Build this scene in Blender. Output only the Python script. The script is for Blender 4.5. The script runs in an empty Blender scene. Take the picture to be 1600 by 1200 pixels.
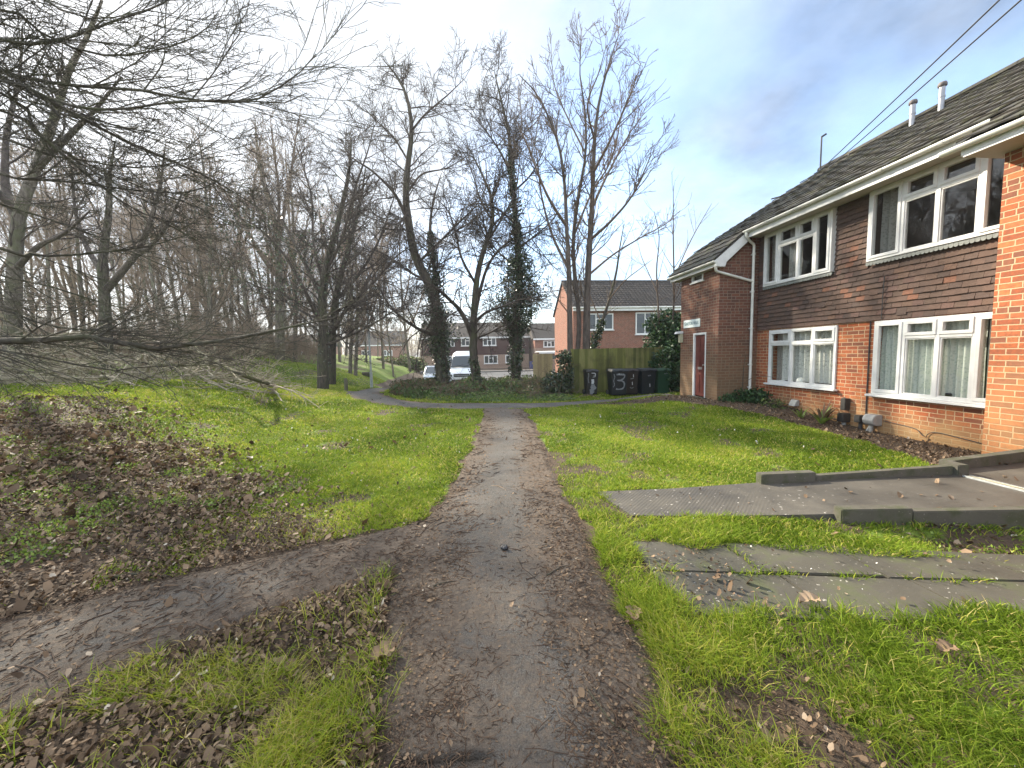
import bpy, bmesh, math, random
import numpy as np
from mathutils import Vector, Matrix
R = math.radians
SC = bpy.context.scene
COL = SC.collection
rng = np.random.default_rng(7)
random.seed(7)

# ------------------------------------------------------------------ camera model
F_PX, YAW, PITCH, ROLL = 600.0, 0.0977847, 0.0801455, 0.02
CAM = np.array([0.0, 0.0, 1.5])
def _basis():
    f = np.array([math.sin(YAW)*math.cos(PITCH), math.cos(YAW)*math.cos(PITCH), -math.sin(PITCH)])
    r0 = np.array([math.cos(YAW), -math.sin(YAW), 0.0]); u0 = np.cross(r0, f)
    return f, r0*math.cos(ROLL)-u0*math.sin(ROLL), u0*math.cos(ROLL)+r0*math.sin(ROLL)
FW, RT, UP = _basis()
def ray(px, py): return FW*F_PX+RT*(px-800)-UP*(py-600)
def onX(px, py, X): d = ray(px, py); return CAM+d*(X/d[0])
def onY(px, py, Y): d = ray(px, py); return CAM+d*(Y/d[1])

# ------------------------------------------------------------------ noise + terrain
_tab = np.random.default_rng(3).random((64, 64))
def vnoise(x, y):
    x = np.asarray(x, float); y = np.asarray(y, float)
    xi = np.floor(x).astype(int); yi = np.floor(y).astype(int)
    fx = x-xi; fy = y-yi
    fx = fx*fx*(3-2*fx); fy = fy*fy*(3-2*fy)
    a = _tab[xi % 64, yi % 64]; b = _tab[(xi+1) % 64, yi % 64]
    c = _tab[xi % 64, (yi+1) % 64]; d = _tab[(xi+1) % 64, (yi+1) % 64]
    return (a*(1-fx)+b*fx)*(1-fy)+(c*(1-fx)+d*fx)*fy
def fbm(x, y, o=3):
    s = 0; a = .5; t = 0
    for k in range(o):
        s = s+a*vnoise(np.asarray(x)*2**k+17.3*k, np.asarray(y)*2**k+9.1*k); t += a; a *= .5
    return s/t
def S(t):
    t = np.clip(t, 0, 1); return t*t*(3-2*t)
def H(x, y):
    x = np.asarray(x, float); y = np.asarray(y, float)
    z = .86*S((-x-1.4)/8)*S((y-1.5)/7)*(1-S((y-12.5)/5))
    z = z-.09*S((x-2.9)/.8)*S((2.85-.2*(x-3)-y)/.12)*S((y-2.25+.19*(x-3))/.2)*(1-S((x-6)/.6))
    z = z+1.75*S((-x-5.2)/11)*S((y-18.5)/8)*(1-.75*S((y-50)/40))
    z = z-.85*S((y-18)/7)*S((x+8.5)/3.5)*(1-S((-x-5)/11))
    z = z-.09*S((y-10)/3)*S((x-.5)/2)*(1-S((y-17)/2))
    z = z+.14*S((y-7)/2.5)*S((x-4.2)/1.6)*(1-S((y-11.6)/1.4))
    z = z-.12*S((x-5.8)/1.5)*(1-S((y-6)/2.5))*S((y-3.2)/.8)
    z = z+(vnoise(x*.9, y*.9)-.5)*.05*S((np.hypot(x-.3, y*.15)-1.2)/2)*(1-S((x-6)/1))
    return z
def gp(px, py):
    z = 0.0
    for _ in range(25):
        d = ray(px, py); t = (z-1.5)/d[2]; P = CAM+d*t
        z = .5*z+.5*float(H(P[0], P[1]))
    return np.array([P[0], P[1], float(H(P[0], P[1]))])
def inpoly(x, y, poly):
    poly = np.asarray(poly); ins = np.zeros(np.shape(x), bool); n = len(poly); j = n-1
    for i in range(n):
        xi, yi = poly[i][:2]; xj, yj = poly[j][:2]
        c = ((yi > y) != (yj > y)) & (x < (xj-xi)*(y-yi)/((yj-yi)+1e-12)+xi)
        ins ^= c; j = i
    return ins
def resample(P, n):
    P = np.asarray(P, float); d = np.r_[0, np.cumsum(np.linalg.norm(np.diff(P, axis=0), axis=1))]
    # catmull-rom through the points, then even spacing
    Q = []
    PP = np.vstack([2*P[0]-P[1], P, 2*P[-1]-P[-2]])
    for i in range(len(P)-1):
        p0, p1, p2, p3 = PP[i:i+4]
        for t in np.linspace(0, 1, 8, endpoint=False):
            Q.append(.5*((2*p1)+(-p0+p2)*t+(2*p0-5*p1+4*p2-p3)*t*t+(-p0+3*p1-3*p2+p3)*t**3))
    Q.append(P[-1]); Q = np.array(Q)
    d = np.r_[0, np.cumsum(np.linalg.norm(np.diff(Q, axis=0), axis=1))]
    s = np.linspace(0, d[-1], n)
    return np.stack([np.interp(s, d, Q[:, k]) for k in range(Q.shape[1])], 1)

# ------------------------------------------------------------------ object helpers
def setp(o, label=None, cat=None, group=None, kind=None):
    if label: o['label'] = label
    if cat: o['category'] = cat
    if group: o['group'] = group
    if kind: o['kind'] = kind
    return o
def thing(name, label, cat, loc=(0, 0, 0), group=None, rz=0):
    o = bpy.data.objects.new(name, None); COL.objects.link(o)
    o.location = loc; o.rotation_euler = (0, 0, rz); o.empty_display_size = .2
    return setp(o, label, cat, group)
def link(name, me, parent=None, local=False):
    o = bpy.data.objects.new(name, me); COL.objects.link(o)
    if parent is not None:
        o.parent = parent
        if not local:      # geometry given in world coordinates: undo the chain of parents
            off = Vector((0, 0, 0)); p = parent
            while p is not None: off += p.location; p = p.parent
            me.transform(Matrix.Translation(-off))
    return o
def np_mesh(name, V, groups, mat, parent=None, attrs=None, smooth=False, local=False):
    V = np.ascontiguousarray(V, np.float32); me = bpy.data.meshes.new(name)
    groups = [np.asarray(g, np.int32) for g in groups if len(g)]
    me.vertices.add(len(V)); me.vertices.foreach_set('co', V.ravel())
    nl = sum(g.size for g in groups); nf = sum(len(g) for g in groups)
    me.loops.add(nl); me.loops.foreach_set('vertex_index', np.concatenate([g.ravel() for g in groups]))
    me.polygons.add(nf)
    st = []; c = 0
    for g in groups:
        st.append(c+np.arange(len(g), dtype=np.int32)*g.shape[1]); c += g.size
    me.polygons.foreach_set('loop_start', np.concatenate(st).astype(np.int32))
    if smooth: me.polygons.foreach_set('use_smooth', np.ones(nf, bool))
    for k, a in (attrs or {}).items():
        at = me.attributes.new(k, 'FLOAT', 'POINT'); at.data.foreach_set('value', np.ascontiguousarray(a, np.float32))
    me.update(calc_edges=True)
    me.materials.append(mat)
    return link(name, me, parent, local)
class MB:
    "collects boxes, prisms and tubes; build() links them as one mesh object"
    def __init__(self): self.v = []; self.f = []; self.s = []
    def add(self, vs, fs, smooth=False):
        b = len(self.v); self.v += [tuple(map(float, p)) for p in vs]
        self.f += [tuple(b+i for i in f) for f in fs]; self.s += [smooth]*len(fs); return self
    def box(self, x0, x1, y0, y1, z0, z1):
        v = [(x, y, z) for z in (z0, z1) for y in (y0, y1) for x in (x0, x1)]
        return self.add(v, [(0, 2, 3, 1), (4, 5, 7, 6), (0, 1, 5, 4), (2, 6, 7, 3), (0, 4, 6, 2), (1, 3, 7, 5)])
    def hexa(self, lo, hi):   # two matching quads
        v = list(lo)+list(hi)
        return self.add(v, [(3, 2, 1, 0), (4, 5, 6, 7), (0, 1, 5, 4), (1, 2, 6, 5), (2, 3, 7, 6), (3, 0, 4, 7)])
    def prism(self, pts, d0, d1):   # pts polygon list of 3d at d0 offset vec, d1 offset vec
        n = len(pts); a = [np.add(p, d0) for p in pts]; b = [np.add(p, d1) for p in pts]
        return self.add(a+b, [tuple(range(n))[::-1], tuple(range(n, 2*n))]+[(i, (i+1) % n, n+(i+1) % n, n+i) for i in range(n)])
    def tube(self, P, r, n=8, caps=True, smooth=True):
        P = np.asarray(P, float); m = len(P); rr = np.full(m, r, float) if np.isscalar(r) else np.asarray(r, float)
        T = np.gradient(P, axis=0); T /= np.linalg.norm(T, axis=1)[:, None]+1e-12
        ref = np.array([0, 0, 1.]) if abs(T[0][2]) < .9 else np.array([1., 0, 0])
        vs = []
        for i in range(m):
            a = np.cross(T[i], ref); a /= np.linalg.norm(a)+1e-12; b = np.cross(T[i], a)
            for k in range(n):
                t = 2*math.pi*k/n; vs.append(P[i]+rr[i]*(a*math.cos(t)+b*math.sin(t)))
        fs = [(i*n+k, i*n+(k+1) % n, (i+1)*n+(k+1) % n, (i+1)*n+k) for i in range(m-1) for k in range(n)]
        self.add(vs, fs, smooth)
        if caps: 
            self.add(vs[:n], [tuple(range(n))[::-1]]); self.add(vs[-n:], [tuple(range(n))])
        return self
    def lathe(self, prof, c, n=16):
        vs = [(c[0]+r*math.cos(2*math.pi*k/n), c[1]+r*math.sin(2*math.pi*k/n), c[2]+z) for r, z in prof for k in range(n)]
        m = len(prof)
        return self.add(vs, [(i*n+k, i*n+(k+1) % n, (i+1)*n+(k+1) % n, (i+1)*n+k) for i in range(m-1) for k in range(n)]+[tuple(range(n))[::-1], tuple(range((m-1)*n, m*n))], True)
    def build(self, name, mat, parent=None, bevel=0, local=False, seg=2):
        me = bpy.data.meshes.new(name); me.from_pydata(self.v, [], self.f)
        me.polygons.foreach_set('use_smooth', self.s); me.materials.append(mat); me.update()
        bm = bmesh.new(); bm.from_mesh(me); bmesh.ops.recalc_face_normals(bm, faces=bm.faces)
        if bevel: bmesh.ops.bevel(bm, geom=bm.edges[:], offset=bevel, segments=seg, affect='EDGES', clamp_overlap=True)
        bm.to_mesh(me); bm.free()
        return link(name, me, parent, local)

# ------------------------------------------------------------------ materials
class NT:
    def __init__(s, name):
        s.m = bpy.data.materials.new(name); s.m.use_nodes = True; s.t = s.m.node_tree; s.t.nodes.clear()
        s.out = s.t.nodes.new('ShaderNodeOutputMaterial')
    def n(s, ty, ins=None, **kw):
        nd = s.t.nodes.new('ShaderNode'+ty)
        for k, v in kw.items(): setattr(nd, k, v)
        for k, v in (ins or {}).items(): s.set(nd, k, v)
        return nd
    def set(s, nd, k, v):
        sk = nd.inputs[k]
        if isinstance(v, bpy.types.NodeSocket): s.t.links.new(v, sk)
        elif isinstance(v, bpy.types.Node): s.t.links.new(v.outputs[0], sk)
        else:
            if isinstance(v, (tuple, list)) and len(v) == 3 and sk.type == 'RGBA': v = (*v, 1)
            sk.default_value = v
    def math(s, op, a, b=0.0, c=0.0):
        nd = s.n('Math', operation=op); s.set(nd, 0, a); s.set(nd, 1, b)
        if op in ('MULTIPLY_ADD', 'COMPARE', 'SMOOTH_MIN'): s.set(nd, 2, c)
        return nd.outputs[0]
    def mix(s, f, a, b, blend='MIX'):
        nd = s.n('Mix', data_type='RGBA', blend_type=blend); nd.clamp_factor = True
        s.set(nd, 0, f); s.set(nd, 6, a); s.set(nd, 7, b); return nd.outputs[2]
    def ramp(s, f, stops, interp='LINEAR'):
        nd = s.n('ValToRGB'); cr = nd.color_ramp; cr.interpolation = interp
        while len(cr.elements) < len(stops): cr.elements.new(.5)
        for e, (p, c) in zip(cr.elements, stops): e.position = p; e.color = (*c, 1) if len(c) == 3 else c
        s.set(nd, 0, f); return nd.outputs[0]
    def mr(s, v, a, b, c=0.0, d=1.0, smooth=False):
        nd = s.n('MapRange', {0: v, 1: a, 2: b, 3: c, 4: d}); nd.clamp = True
        if smooth: nd.interpolation_type = 'SMOOTHSTEP'
        return nd.outputs[0]
    def noise(s, scale, detail=3, rough=.55, vec=None, col=False):
        nd = s.n('TexNoise', {'Scale': scale, 'Detail': detail, 'Roughness': rough})
        s.set(nd, 'Vector', vec if vec is not None else s.pos())
        return nd.outputs[1 if col else 0]
    def pos(s):
        if not hasattr(s, '_p'): s._p = s.n('NewGeometry').outputs['Position']
        return s._p
    def obj(s):
        if not hasattr(s, '_o'): s._o = s.n('TexCoord').outputs['Object']
        return s._o
    def attr(s, name):
        return s.n('Attribute', attribute_name=name).outputs['Fac']
    def island(s): return s.n('NewGeometry').outputs['Random Per Island']
    def bump(s, h, strength=.5, dist=.01):
        return s.n('Bump', {'Height': h, 'Strength': strength, 'Distance': dist}).outputs[0]
    def bsdf(s, col, rough=.7, normal=None, metal=0.0, spec=.5, **kw):
        b = s.n('BsdfPrincipled'); s.set(b, 'Base Color', col); s.set(b, 'Roughness', rough); s.set(b, 'Metallic', metal)
        s.set(b, 'Specular IOR Level', spec)
        if normal is not None: s.set(b, 'Normal', normal)
        for k, v in kw.items(): s.set(b, k, v)
        return b
    def done(s, sh):
        s.set(s.out, 'Surface', sh); return s.m
def hsl(c, k): return tuple(min(1, x*k) for x in c)

def simple(name, col, rough=.6, var=.25, scale=6, metal=0.0, spec=.5, bump=0.0, bscale=40, local=False, coat=0.0):
    t = NT(name); v = t.obj() if local else t.pos()
    n = t.noise(scale, 5, .6, v)
    c = t.mix(t.mr(n, .3, .7), hsl(col, 1-var), hsl(col, 1+var*.6))
    nm = t.bump(t.noise(bscale, 4, .6, v), bump, .01) if bump else None
    return t.done(t.bsdf(c, t.mr(n, .3, .7, rough*.85, min(1, rough*1.1)), nm, metal, spec, **({'Coat Weight': coat} if coat else {})))

def brick_mat(name, pal, mortar, stain=(.2, .15, .06), stain_z=(.2, 1.2), stain_amt=.6):
    t = NT(name)
    p = t.n('SeparateXYZ', {0: t.pos()}); nz = t.n('SeparateXYZ', {0: t.n('NewGeometry').outputs['True Normal']})
    ax = t.math('GREATER_THAN', t.math('ABSOLUTE', nz.outputs[0]), .5)
    u = t.math('ADD', t.math('MULTIPLY', p.outputs[1], ax), t.math('MULTIPLY', p.outputs[0], t.math('SUBTRACT', 1.0, ax)))
    wob = t.math('MULTIPLY', t.math('SUBTRACT', t.noise(9, 2), .5), .010)
    zz = t.math('DIVIDE', t.math('ADD', p.outputs[2], wob), .0753)
    row = t.math('FLOOR', zz)
    rr = t.n('TexWhiteNoise', {0: t.n('CombineXYZ', {0: row, 1: 3.7})}, noise_dimensions='2D').outputs[0]
    off = t.math('ADD', t.math('MULTIPLY', t.math('MODULO', row, 2.0), .5), t.math('MULTIPLY', rr, .12))
    uu = t.math('ADD', t.math('DIVIDE', t.math('ADD', u, wob), .225), off)
    c = t.math('FLOOR', uu); fx = t.math('FRACT', uu); fz = t.math('FRACT', zz)
    # a share of stretchers is split into two headers
    wn = t.n('TexWhiteNoise', {0: t.n('CombineXYZ', {0: c, 1: row})}, noise_dimensions='2D')
    split = t.math('GREATER_THAN', wn.outputs[0], .68)
    fx2 = t.math('FRACT', t.math('MULTIPLY', fx, 2.0))
    half = t.math('FLOOR', t.math('MULTIPLY', fx, 2.0))
    fxx = t.math('ADD', t.math('MULTIPLY', split, fx2), t.math('MULTIPLY', t.math('SUBTRACT', 1.0, split), fx))
    wid = t.math('ADD', .03, t.math('MULTIPLY', split, .03))
    ex = t.math('MINIMUM', fxx, t.math('SUBTRACT', 1.0, fxx)); ex = t.math('DIVIDE', ex, wid)
    ez = t.math('MINIMUM', fz, t.math('SUBTRACT', 1.0, fz)); ez = t.math('DIVIDE', ez, .085)
    e = t.math('MINIMUM', ex, ez)
    e = t.math('ADD', e, t.math('MULTIPLY', t.math('SUBTRACT', t.noise(60, 3), .5), .9))
    bm_ = t.mr(e, .75, 1.2, smooth=True)
    rnd = t.n('TexWhiteNoise', {0: t.n('CombineXYZ', {0: t.math('ADD', c, t.math('MULTIPLY', t.math('MULTIPLY', half, split), .37)), 1: row, 2: 5.1})}).outputs[0]
    bc = t.ramp(rnd, [((i+.0)/len(pal), q) for i, q in enumerate(pal)], 'CONSTANT')
    bc = t.mix(t.mr(t.noise(25, 4, .7), .33, .72, 0, .7), bc, (.11, .055, .035))
    bc = t.mix(t.mr(t.noise(1.3, 4), .4, .75, 0, .35), bc, hsl(pal[1], 1.35))
    mc = t.mix(t.noise(14, 3), hsl(mortar, .75), hsl(mortar, 1.15))
    col = t.mix(bm_, mc, bc)
    zst = t.mr(t.math('ADD', p.outputs[2], t.math('MULTIPLY', t.math('SUBTRACT', t.noise(2.2, 4), .5), .9)), stain_z[0], stain_z[1], stain_amt, 0.0, True)
    col = t.mix(zst, col, stain)
    col = t.mix(t.mr(t.noise(5, 5, .7), .66, .74, 0, .25), col, (.5, .42, .34))
    h = t.math('ADD', t.math('MULTIPLY', bm_, 1.0), t.math('MULTIPLY', t.noise(90, 3), .35))
    return t.done(t.bsdf(col, .88, t.bump(h, .7, .006), spec=.25))

def island_mat(name, pal, rough=.85, moss=None, bump=.4, bscale=30, streak=.3, big=None, translu=0.0, local=False):
    t = NT(name); r = t.island(); v = t.obj() if local else t.pos()
    c = t.ramp(r, [(i/len(pal), q) for i, q in enumerate(pal)], 'CONSTANT')
    n = t.noise(bscale*.4, 5, .65, v)
    c = t.mix(t.mr(n, .35, .7, 0, streak), c, hsl(pal[0], .35))
    if moss: c = t.mix(t.mr(t.noise(moss[1], 5, .7, v), moss[2], moss[2]+.12, 0, moss[3]), c, moss[0])
    if big: c = t.mix(t.mr(t.noise(big[1], 3, .5, v), .4, .65, 0, big[2]), c, big[0])
    b = t.bsdf(c, rough, t.bump(t.noise(bscale, 4, .6, v), bump, .01), spec=.3)
    if translu:
        tr = t.n('BsdfTranslucent', {0: c}); mx = t.n('MixShader', {0: translu, 1: b, 2: tr}); return t.done(mx)
    return t.done(b)

def bark_mat(name, a, b, green=None, scale=14):
    t = NT(name); v = t.obj()
    st = t.n('Mapping', {0: v, 'Scale': (1, 1, .25)}).outputs[0]
    n = t.noise(scale, 6, .65, st)
    c = t.mix(t.mr(n, .35, .68), a, b)
    if green: c = t.mix(t.mr(t.noise(2.5, 4, .6, v), .45, .68, 0, .8), c, green)
    return t.done(t.bsdf(c, .9, t.bump(n, .8, .03), spec=.2))

def leaf_mat(name, stops, translu=.35, rough=.5, spec=.4):
    t = NT(name); a = t.attr('tint')
    c = t.ramp(a, stops)
    b = t.bsdf(c, rough, spec=spec); tr = t.n('BsdfTranslucent', {0: c})
    return t.done(t.n('MixShader', {0: translu, 1: b, 2: tr}))

def glass_mat(name='window_glass', tint=(.90, .92, .90), base=.03):
    t = NT(name)
    ge = t.n('NewGeometry'); cs = t.math('ABSOLUTE', t.n('VectorMath', {0: ge.outputs['Incoming'], 1: ge.outputs['Normal']}, operation='DOT_PRODUCT').outputs['Value'])
    fr = t.math('MULTIPLY_ADD', t.math('POWER', t.math('SUBTRACT', 1.0, cs), 5.0), .92, .08); tr = t.n('BsdfTransparent', {0: tint}); gl = t.n('BsdfGlossy', {0: (1, 1, 1), 1: .012})
    t.set(gl, 'Normal', t.bump(t.noise(1.7, 2), .12, .05))
    f = t.math('ADD', fr, base*.3)
    return t.done(t.n('MixShader', {0: f, 1: tr, 2: gl}))

BRICK_O = [(c_[0]*1.12, c_[1]*.92, c_[2]*.84) for c_ in [(.33, .112, .048), (.26, .085, .04), (.36, .13, .058), (.17, .075, .05), (.40, .16, .065), (.28, .092, .045), (.21, .092, .056), (.35, .115, .045)]]
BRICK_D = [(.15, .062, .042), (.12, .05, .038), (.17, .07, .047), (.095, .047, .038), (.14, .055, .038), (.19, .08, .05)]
M = {}
M['brick'] = brick_mat('orange_brick', BRICK_O, (.46, .33, .20), (.36, .24, .11), (-.15, .55), .75)
M['brick_wing'] = brick_mat('wing_brick', [hsl(c, .98) for c in BRICK_O], (.42, .31, .19), (.40, .24, .10), (-.2, 1.6), .5)
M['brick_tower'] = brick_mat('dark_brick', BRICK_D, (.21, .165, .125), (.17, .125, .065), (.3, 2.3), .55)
M['brick_house'] = brick_mat('red_brick', [(.21, .062, .04), (.175, .054, .036), (.235, .078, .05), (.14, .055, .038)], (.36, .27, .2), (.2, .1, .06), (-3, -1), 0)
M['brick_far'] = brick_mat('buff_brick', [(.27, .18, .125), (.24, .15, .105), (.3, .2, .15)], (.4, .34, .28), (.2, .1, .06), (-3, -1), 0)
M['brick_pink'] = brick_mat('pink_brick', [(.45, .2, .12), (.4, .17, .1), (.5, .24, .15)], (.5, .38, .3), (.2, .1, .06), (-3, -1), 0)  # pinkish brick of the far house behind the wood
M['tile'] = island_mat('hung_tile', [(c_[0]*1.2, c_[1]*1.15, c_[2]*1.1) for c_ in [(.105, .066, .055), (.09, .058, .05), (.098, .065, .05), (.083, .057, .047), (.068, .05, .043), (.093, .062, .05), (.078, .054, .046), (.105, .066, .049), (.081, .057, .047), (.09, .06, .048), (.071, .051, .044), (.084, .058, .047), (.095, .064, .052), (.076, .054, .044), (.086, .059, .047), (.08, .056, .046), (.09, .061, .048), (.074, .053, .045), (.086, .06, .05), (.15, .075, .05)]], .9, None, .5, 50, .35)
M['rooft'] = island_mat('roof_tile', [(.060, .055, .048), (.052, .048, .043), (.068, .06, .05), (.056, .052, .044), (.048, .046, .042)], .92, ((.075, .08, .035), 5, .5, .55), .6, 40, .4)
M['roofh'] = island_mat('brown_roof_tile', [(.042, .035, .03), (.036, .03, .026), (.048, .04, .034), (.032, .027, .024)], .92, None, .6, 40, .4)
M['tile_far'] = island_mat('maroon_tile', [(.05, .016, .016), (.043, .014, .014), (.057, .019, .018)], .9)
M['upvc'] = simple('white_upvc', (.62, .62, .60), .38, .12, 5)
M['gutter'] = simple('gutter_plastic', (.60, .60, .55), .45, .22, 3.5)
M['soffit'] = simple('soffit_board', (.40, .37, .32), .7, .15, 3)  # darker than the fascia: shade under the eaves put into the colour
M['glass'] = glass_mat()
M['glass2'] = glass_mat('lower_glass', base=.05)
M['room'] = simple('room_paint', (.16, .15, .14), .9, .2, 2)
M['lead'] = simple('lead_flashing', (.17, .18, .165), .6, .3, 14, bump=.3)
M['steel'] = simple('flue_steel', (.30, .30, .31), .5, .25, 8, metal=.8)
M['cowl'] = simple('cowl_metal', (.12, .10, .09), .7, .3, 20)
M['darkmetal'] = simple('dark_metal', (.03, .03, .032), .5, .3, 10)
M['door'] = simple('door_paint', (.115, .028, .022), .45, .3, 7, bump=.15)
M['brass'] = simple('letter_plate_metal', (.55, .55, .52), .35, .1, 9, metal=.7)
M['meter'] = simple('meter_grey', (.30, .30, .28), .55, .2, 12)
M['meterdark'] = simple('meter_black', (.035, .033, .03), .6, .3, 12)
M['cream'] = simple('cream_plastic', (.42, .40, .28), .5, .2, 15)
M['sign'] = simple('sign_enamel', (.62, .68, .66), .4, .1, 12)
M['signink'] = simple('sign_lettering', (.16, .24, .25), .5, .2, 30)
M['conc'] = None
M['fence'] = None
M['blackbin'] = simple('bin_black_plastic', (.008, .0085, .009), .5, .3, 7, local=True)
M['bluebin'] = simple('bin_dark_green_plastic', (.006, .010, .013), .5, .3, 7, local=True)
M['brownbin'] = simple('bin_brown_plastic', (.018, .013, .011), .55, .3, 7, local=True)
M['greenbin'] = simple('bin_green_plastic', (.010, .045, .022), .5, .2, 7, local=True)
M['paint'] = simple('white_brush_paint', (.42, .44, .45), .6, .3, 40)
M['greypaint'] = simple('grey_brush_paint', (.15, .165, .175), .6, .35, 30)
M['rubber'] = simple('rubber', (.02, .02, .02), .8, .2, 20)
M['van'] = simple('van_white_paint', (.75, .76, .77), .3, .05, 3, coat=.5)
M['silver'] = simple('silver_paint', (.36, .40, .43), .28, .06, 3, metal=.35, coat=.6)
M['carglass'] = simple('car_glass', (.03, .04, .045), .08, .1, 3, spec=.5)
M['trim'] = simple('black_trim', (.02, .02, .022), .5, .2, 10)
M['lamp'] = simple('headlamp_lens', (.7, .72, .72), .1, .1, 9, spec=.8)
M['plate'] = simple('number_plate', (.7, .7, .66), .5, .1, 20)

M['post'] = simple('post_wood', (.09, .085, .05), .9, .3, 10, bump=.5)
M['galv'] = simple('galvanised_steel', (.38, .40, .40), .5, .2, 14, metal=.5)
M['pot'] = simple('white_ceramic', (.75, .74, .7), .3, .05, 5)
M['bark'] = bark_mat('dark_bark', (.035, .030, .025), (.095, .08, .062), (.07, .08, .035))
M['bark_pale'] = bark_mat('grey_bark', (.07, .06, .048), (.17, .145, .115), (.10, .11, .05))
M['bark_tall'] = bark_mat('brown_bark', (.055, .045, .038), (.13, .105, .085))
M['twig'] = bark_mat('twig_bark', (.045, .035, .03), (.09, .072, .058))
M['twig_red'] = bark_mat('brown_twig_bark', (.085, .06, .045), (.19, .14, .10))
M['wood_bark'] = bark_mat('woodland_bark', (.10, .085, .068), (.22, .19, .15), (.14, .15, .08))  # wood bark and twigs kept paler: distance haze put into the colour
M['wood_twig'] = bark_mat('woodland_twig', (.15, .11, .078), (.27, .20, .14))
M['twig_pale'] = bark_mat('pale_dead_wood', (.20, .165, .12), (.42, .36, .27), (.25, .25, .14))
M['limb'] = bark_mat('mossy_bark', (.05, .045, .03), (.13, .115, .07), (.11, .12, .035))
M['limb_dark'] = bark_mat('damp_bark', (.045, .04, .034), (.10, .088, .066), (.075, .08, .04))
M['ivy'] = leaf_mat('ivy_leaf', [(0, (.008, .015, .007)), (.45, (.016, .034, .012)), (.8, (.04, .07, .025)), (1, (.11, .15, .06))], .18, .3, .6)
M['laurel'] = leaf_mat('laurel_leaf', [(0, (.010, .025, .010)), (.6, (.025, .06, .02)), (1, (.05, .10, .03))], .15, .55, .25)
M['cover'] = leaf_mat('cover_leaf', [(0, (.07, .045, .028)), (.3, (.14, .095, .05)), (.45, (.045, .075, .025)), (.75, (.09, .15, .035)), (1, (.2, .26, .08))], .3)
M['grass'] = leaf_mat('grass_blade', [(0, (.055, .095, .006)), (.35, (.135, .205, .017)), (.65, (.24, .322, .034)), (.88, (.38, .38, .045)), (1, (.48, .39, .17))], .45, .6, .10)
M['litter'] = leaf_mat('dead_leaf', [(0, (.042, .029, .019)), (.3, (.105, .068, .040)), (.55, (.18, .12, .072)), (.8, (.27, .19, .12)), (.93, (.36, .28, .2)), (1, (.45, .39, .3))], .12, .7, .2)
M['debris'] = leaf_mat('twig_debris', [(0, (.03, .02, .014)), (.5, (.09, .055, .035)), (.85, (.18, .12, .075)), (1, (.34, .26, .17))], 0.02, .8, .2)
M['moss'] = leaf_mat('low_weed', [(0, (.08, .13, .02)), (.5, (.15, .23, .03)), (1, (.26, .33, .07))], .35)
M['litterwhite'] = simple('pale_scrap', (.55, .53, .48), .8, .2, 30)
def conc():
    t = NT('old_concrete'); n1 = t.noise(1.6, 6, .65); n2 = t.noise(18, 5, .7)
    c = t.mix(t.mr(n1, .3, .7), (.036, .033, .024), (.078, .07, .05))
    c = t.mix(t.mr(n2, .4, .75, 0, .5), c, (.06, .055, .045))
    c = t.mix(t.mr(t.noise(3.2, 6, .7), .5, .66, 0, .7), c, (.055, .065, .022))
    c = t.mix(t.mr(t.noise(45, 2, .5), .69, .73, 0, .8), c, (.34, .32, .27))
    return t.done(t.bsdf(c, t.mr(n1, .3, .7, .55, .85), t.bump(t.math('ADD', n2, t.math('MULTIPLY', t.noise(130, 3), .5)), .35, .008), spec=.4))
M['conc'] = conc()
def kerb():
    t = NT('kerb_concrete'); n1 = t.noise(3, 6, .65); p = t.n('SeparateXYZ', {0: t.pos()})
    nz = t.n('SeparateXYZ', {0: t.n('NewGeometry').outputs['True Normal']}).outputs[2]
    c = t.mix(t.mr(n1, .3, .7), (.05, .046, .035), (.105, .097, .077))
    c = t.mix(t.mr(t.noise(6, 5, .7), .46, .62, 0, .8), c, (.04, .046, .02))
    c = t.mix(t.mr(t.noise(60, 2), .69, .74, 0, .6), c, (.26, .24, .2))
    return t.done(t.bsdf(c, .85, t.bump(t.noise(70, 4, .7), .5, .006), spec=.3))
M['kerb'] = kerb()
def fence_m():
    t = NT('algae_fence'); r = t.island(); st = t.n('Mapping', {0: t.pos(), 'Scale': (1, 1, .12)}).outputs[0]
    n = t.noise(22, 5, .6, st)
    c = t.ramp(r, [(0, (.11, .115, .035)), (.25, (.16, .165, .05)), (.5, (.085, .095, .03)), (.75, (.18, .175, .065))], 'CONSTANT')
    c = t.mix(t.mr(n, .4, .7, 0, .55), c, (.085, .085, .025))
    c = t.mix(t.mr(t.noise(1.1, 4), .58, .72, 0, .8), c, (.05, .05, .022))
    return t.done(t.bsdf(c, .9, t.bump(n, .5, .01), spec=.2))
M['fence'] = fence_m()
M['fence_tan'] = island_mat('tan_fence', [(.40, .31, .17), (.34, .26, .14), (.44, .35, .2), (.30, .23, .13)], .9)
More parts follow.
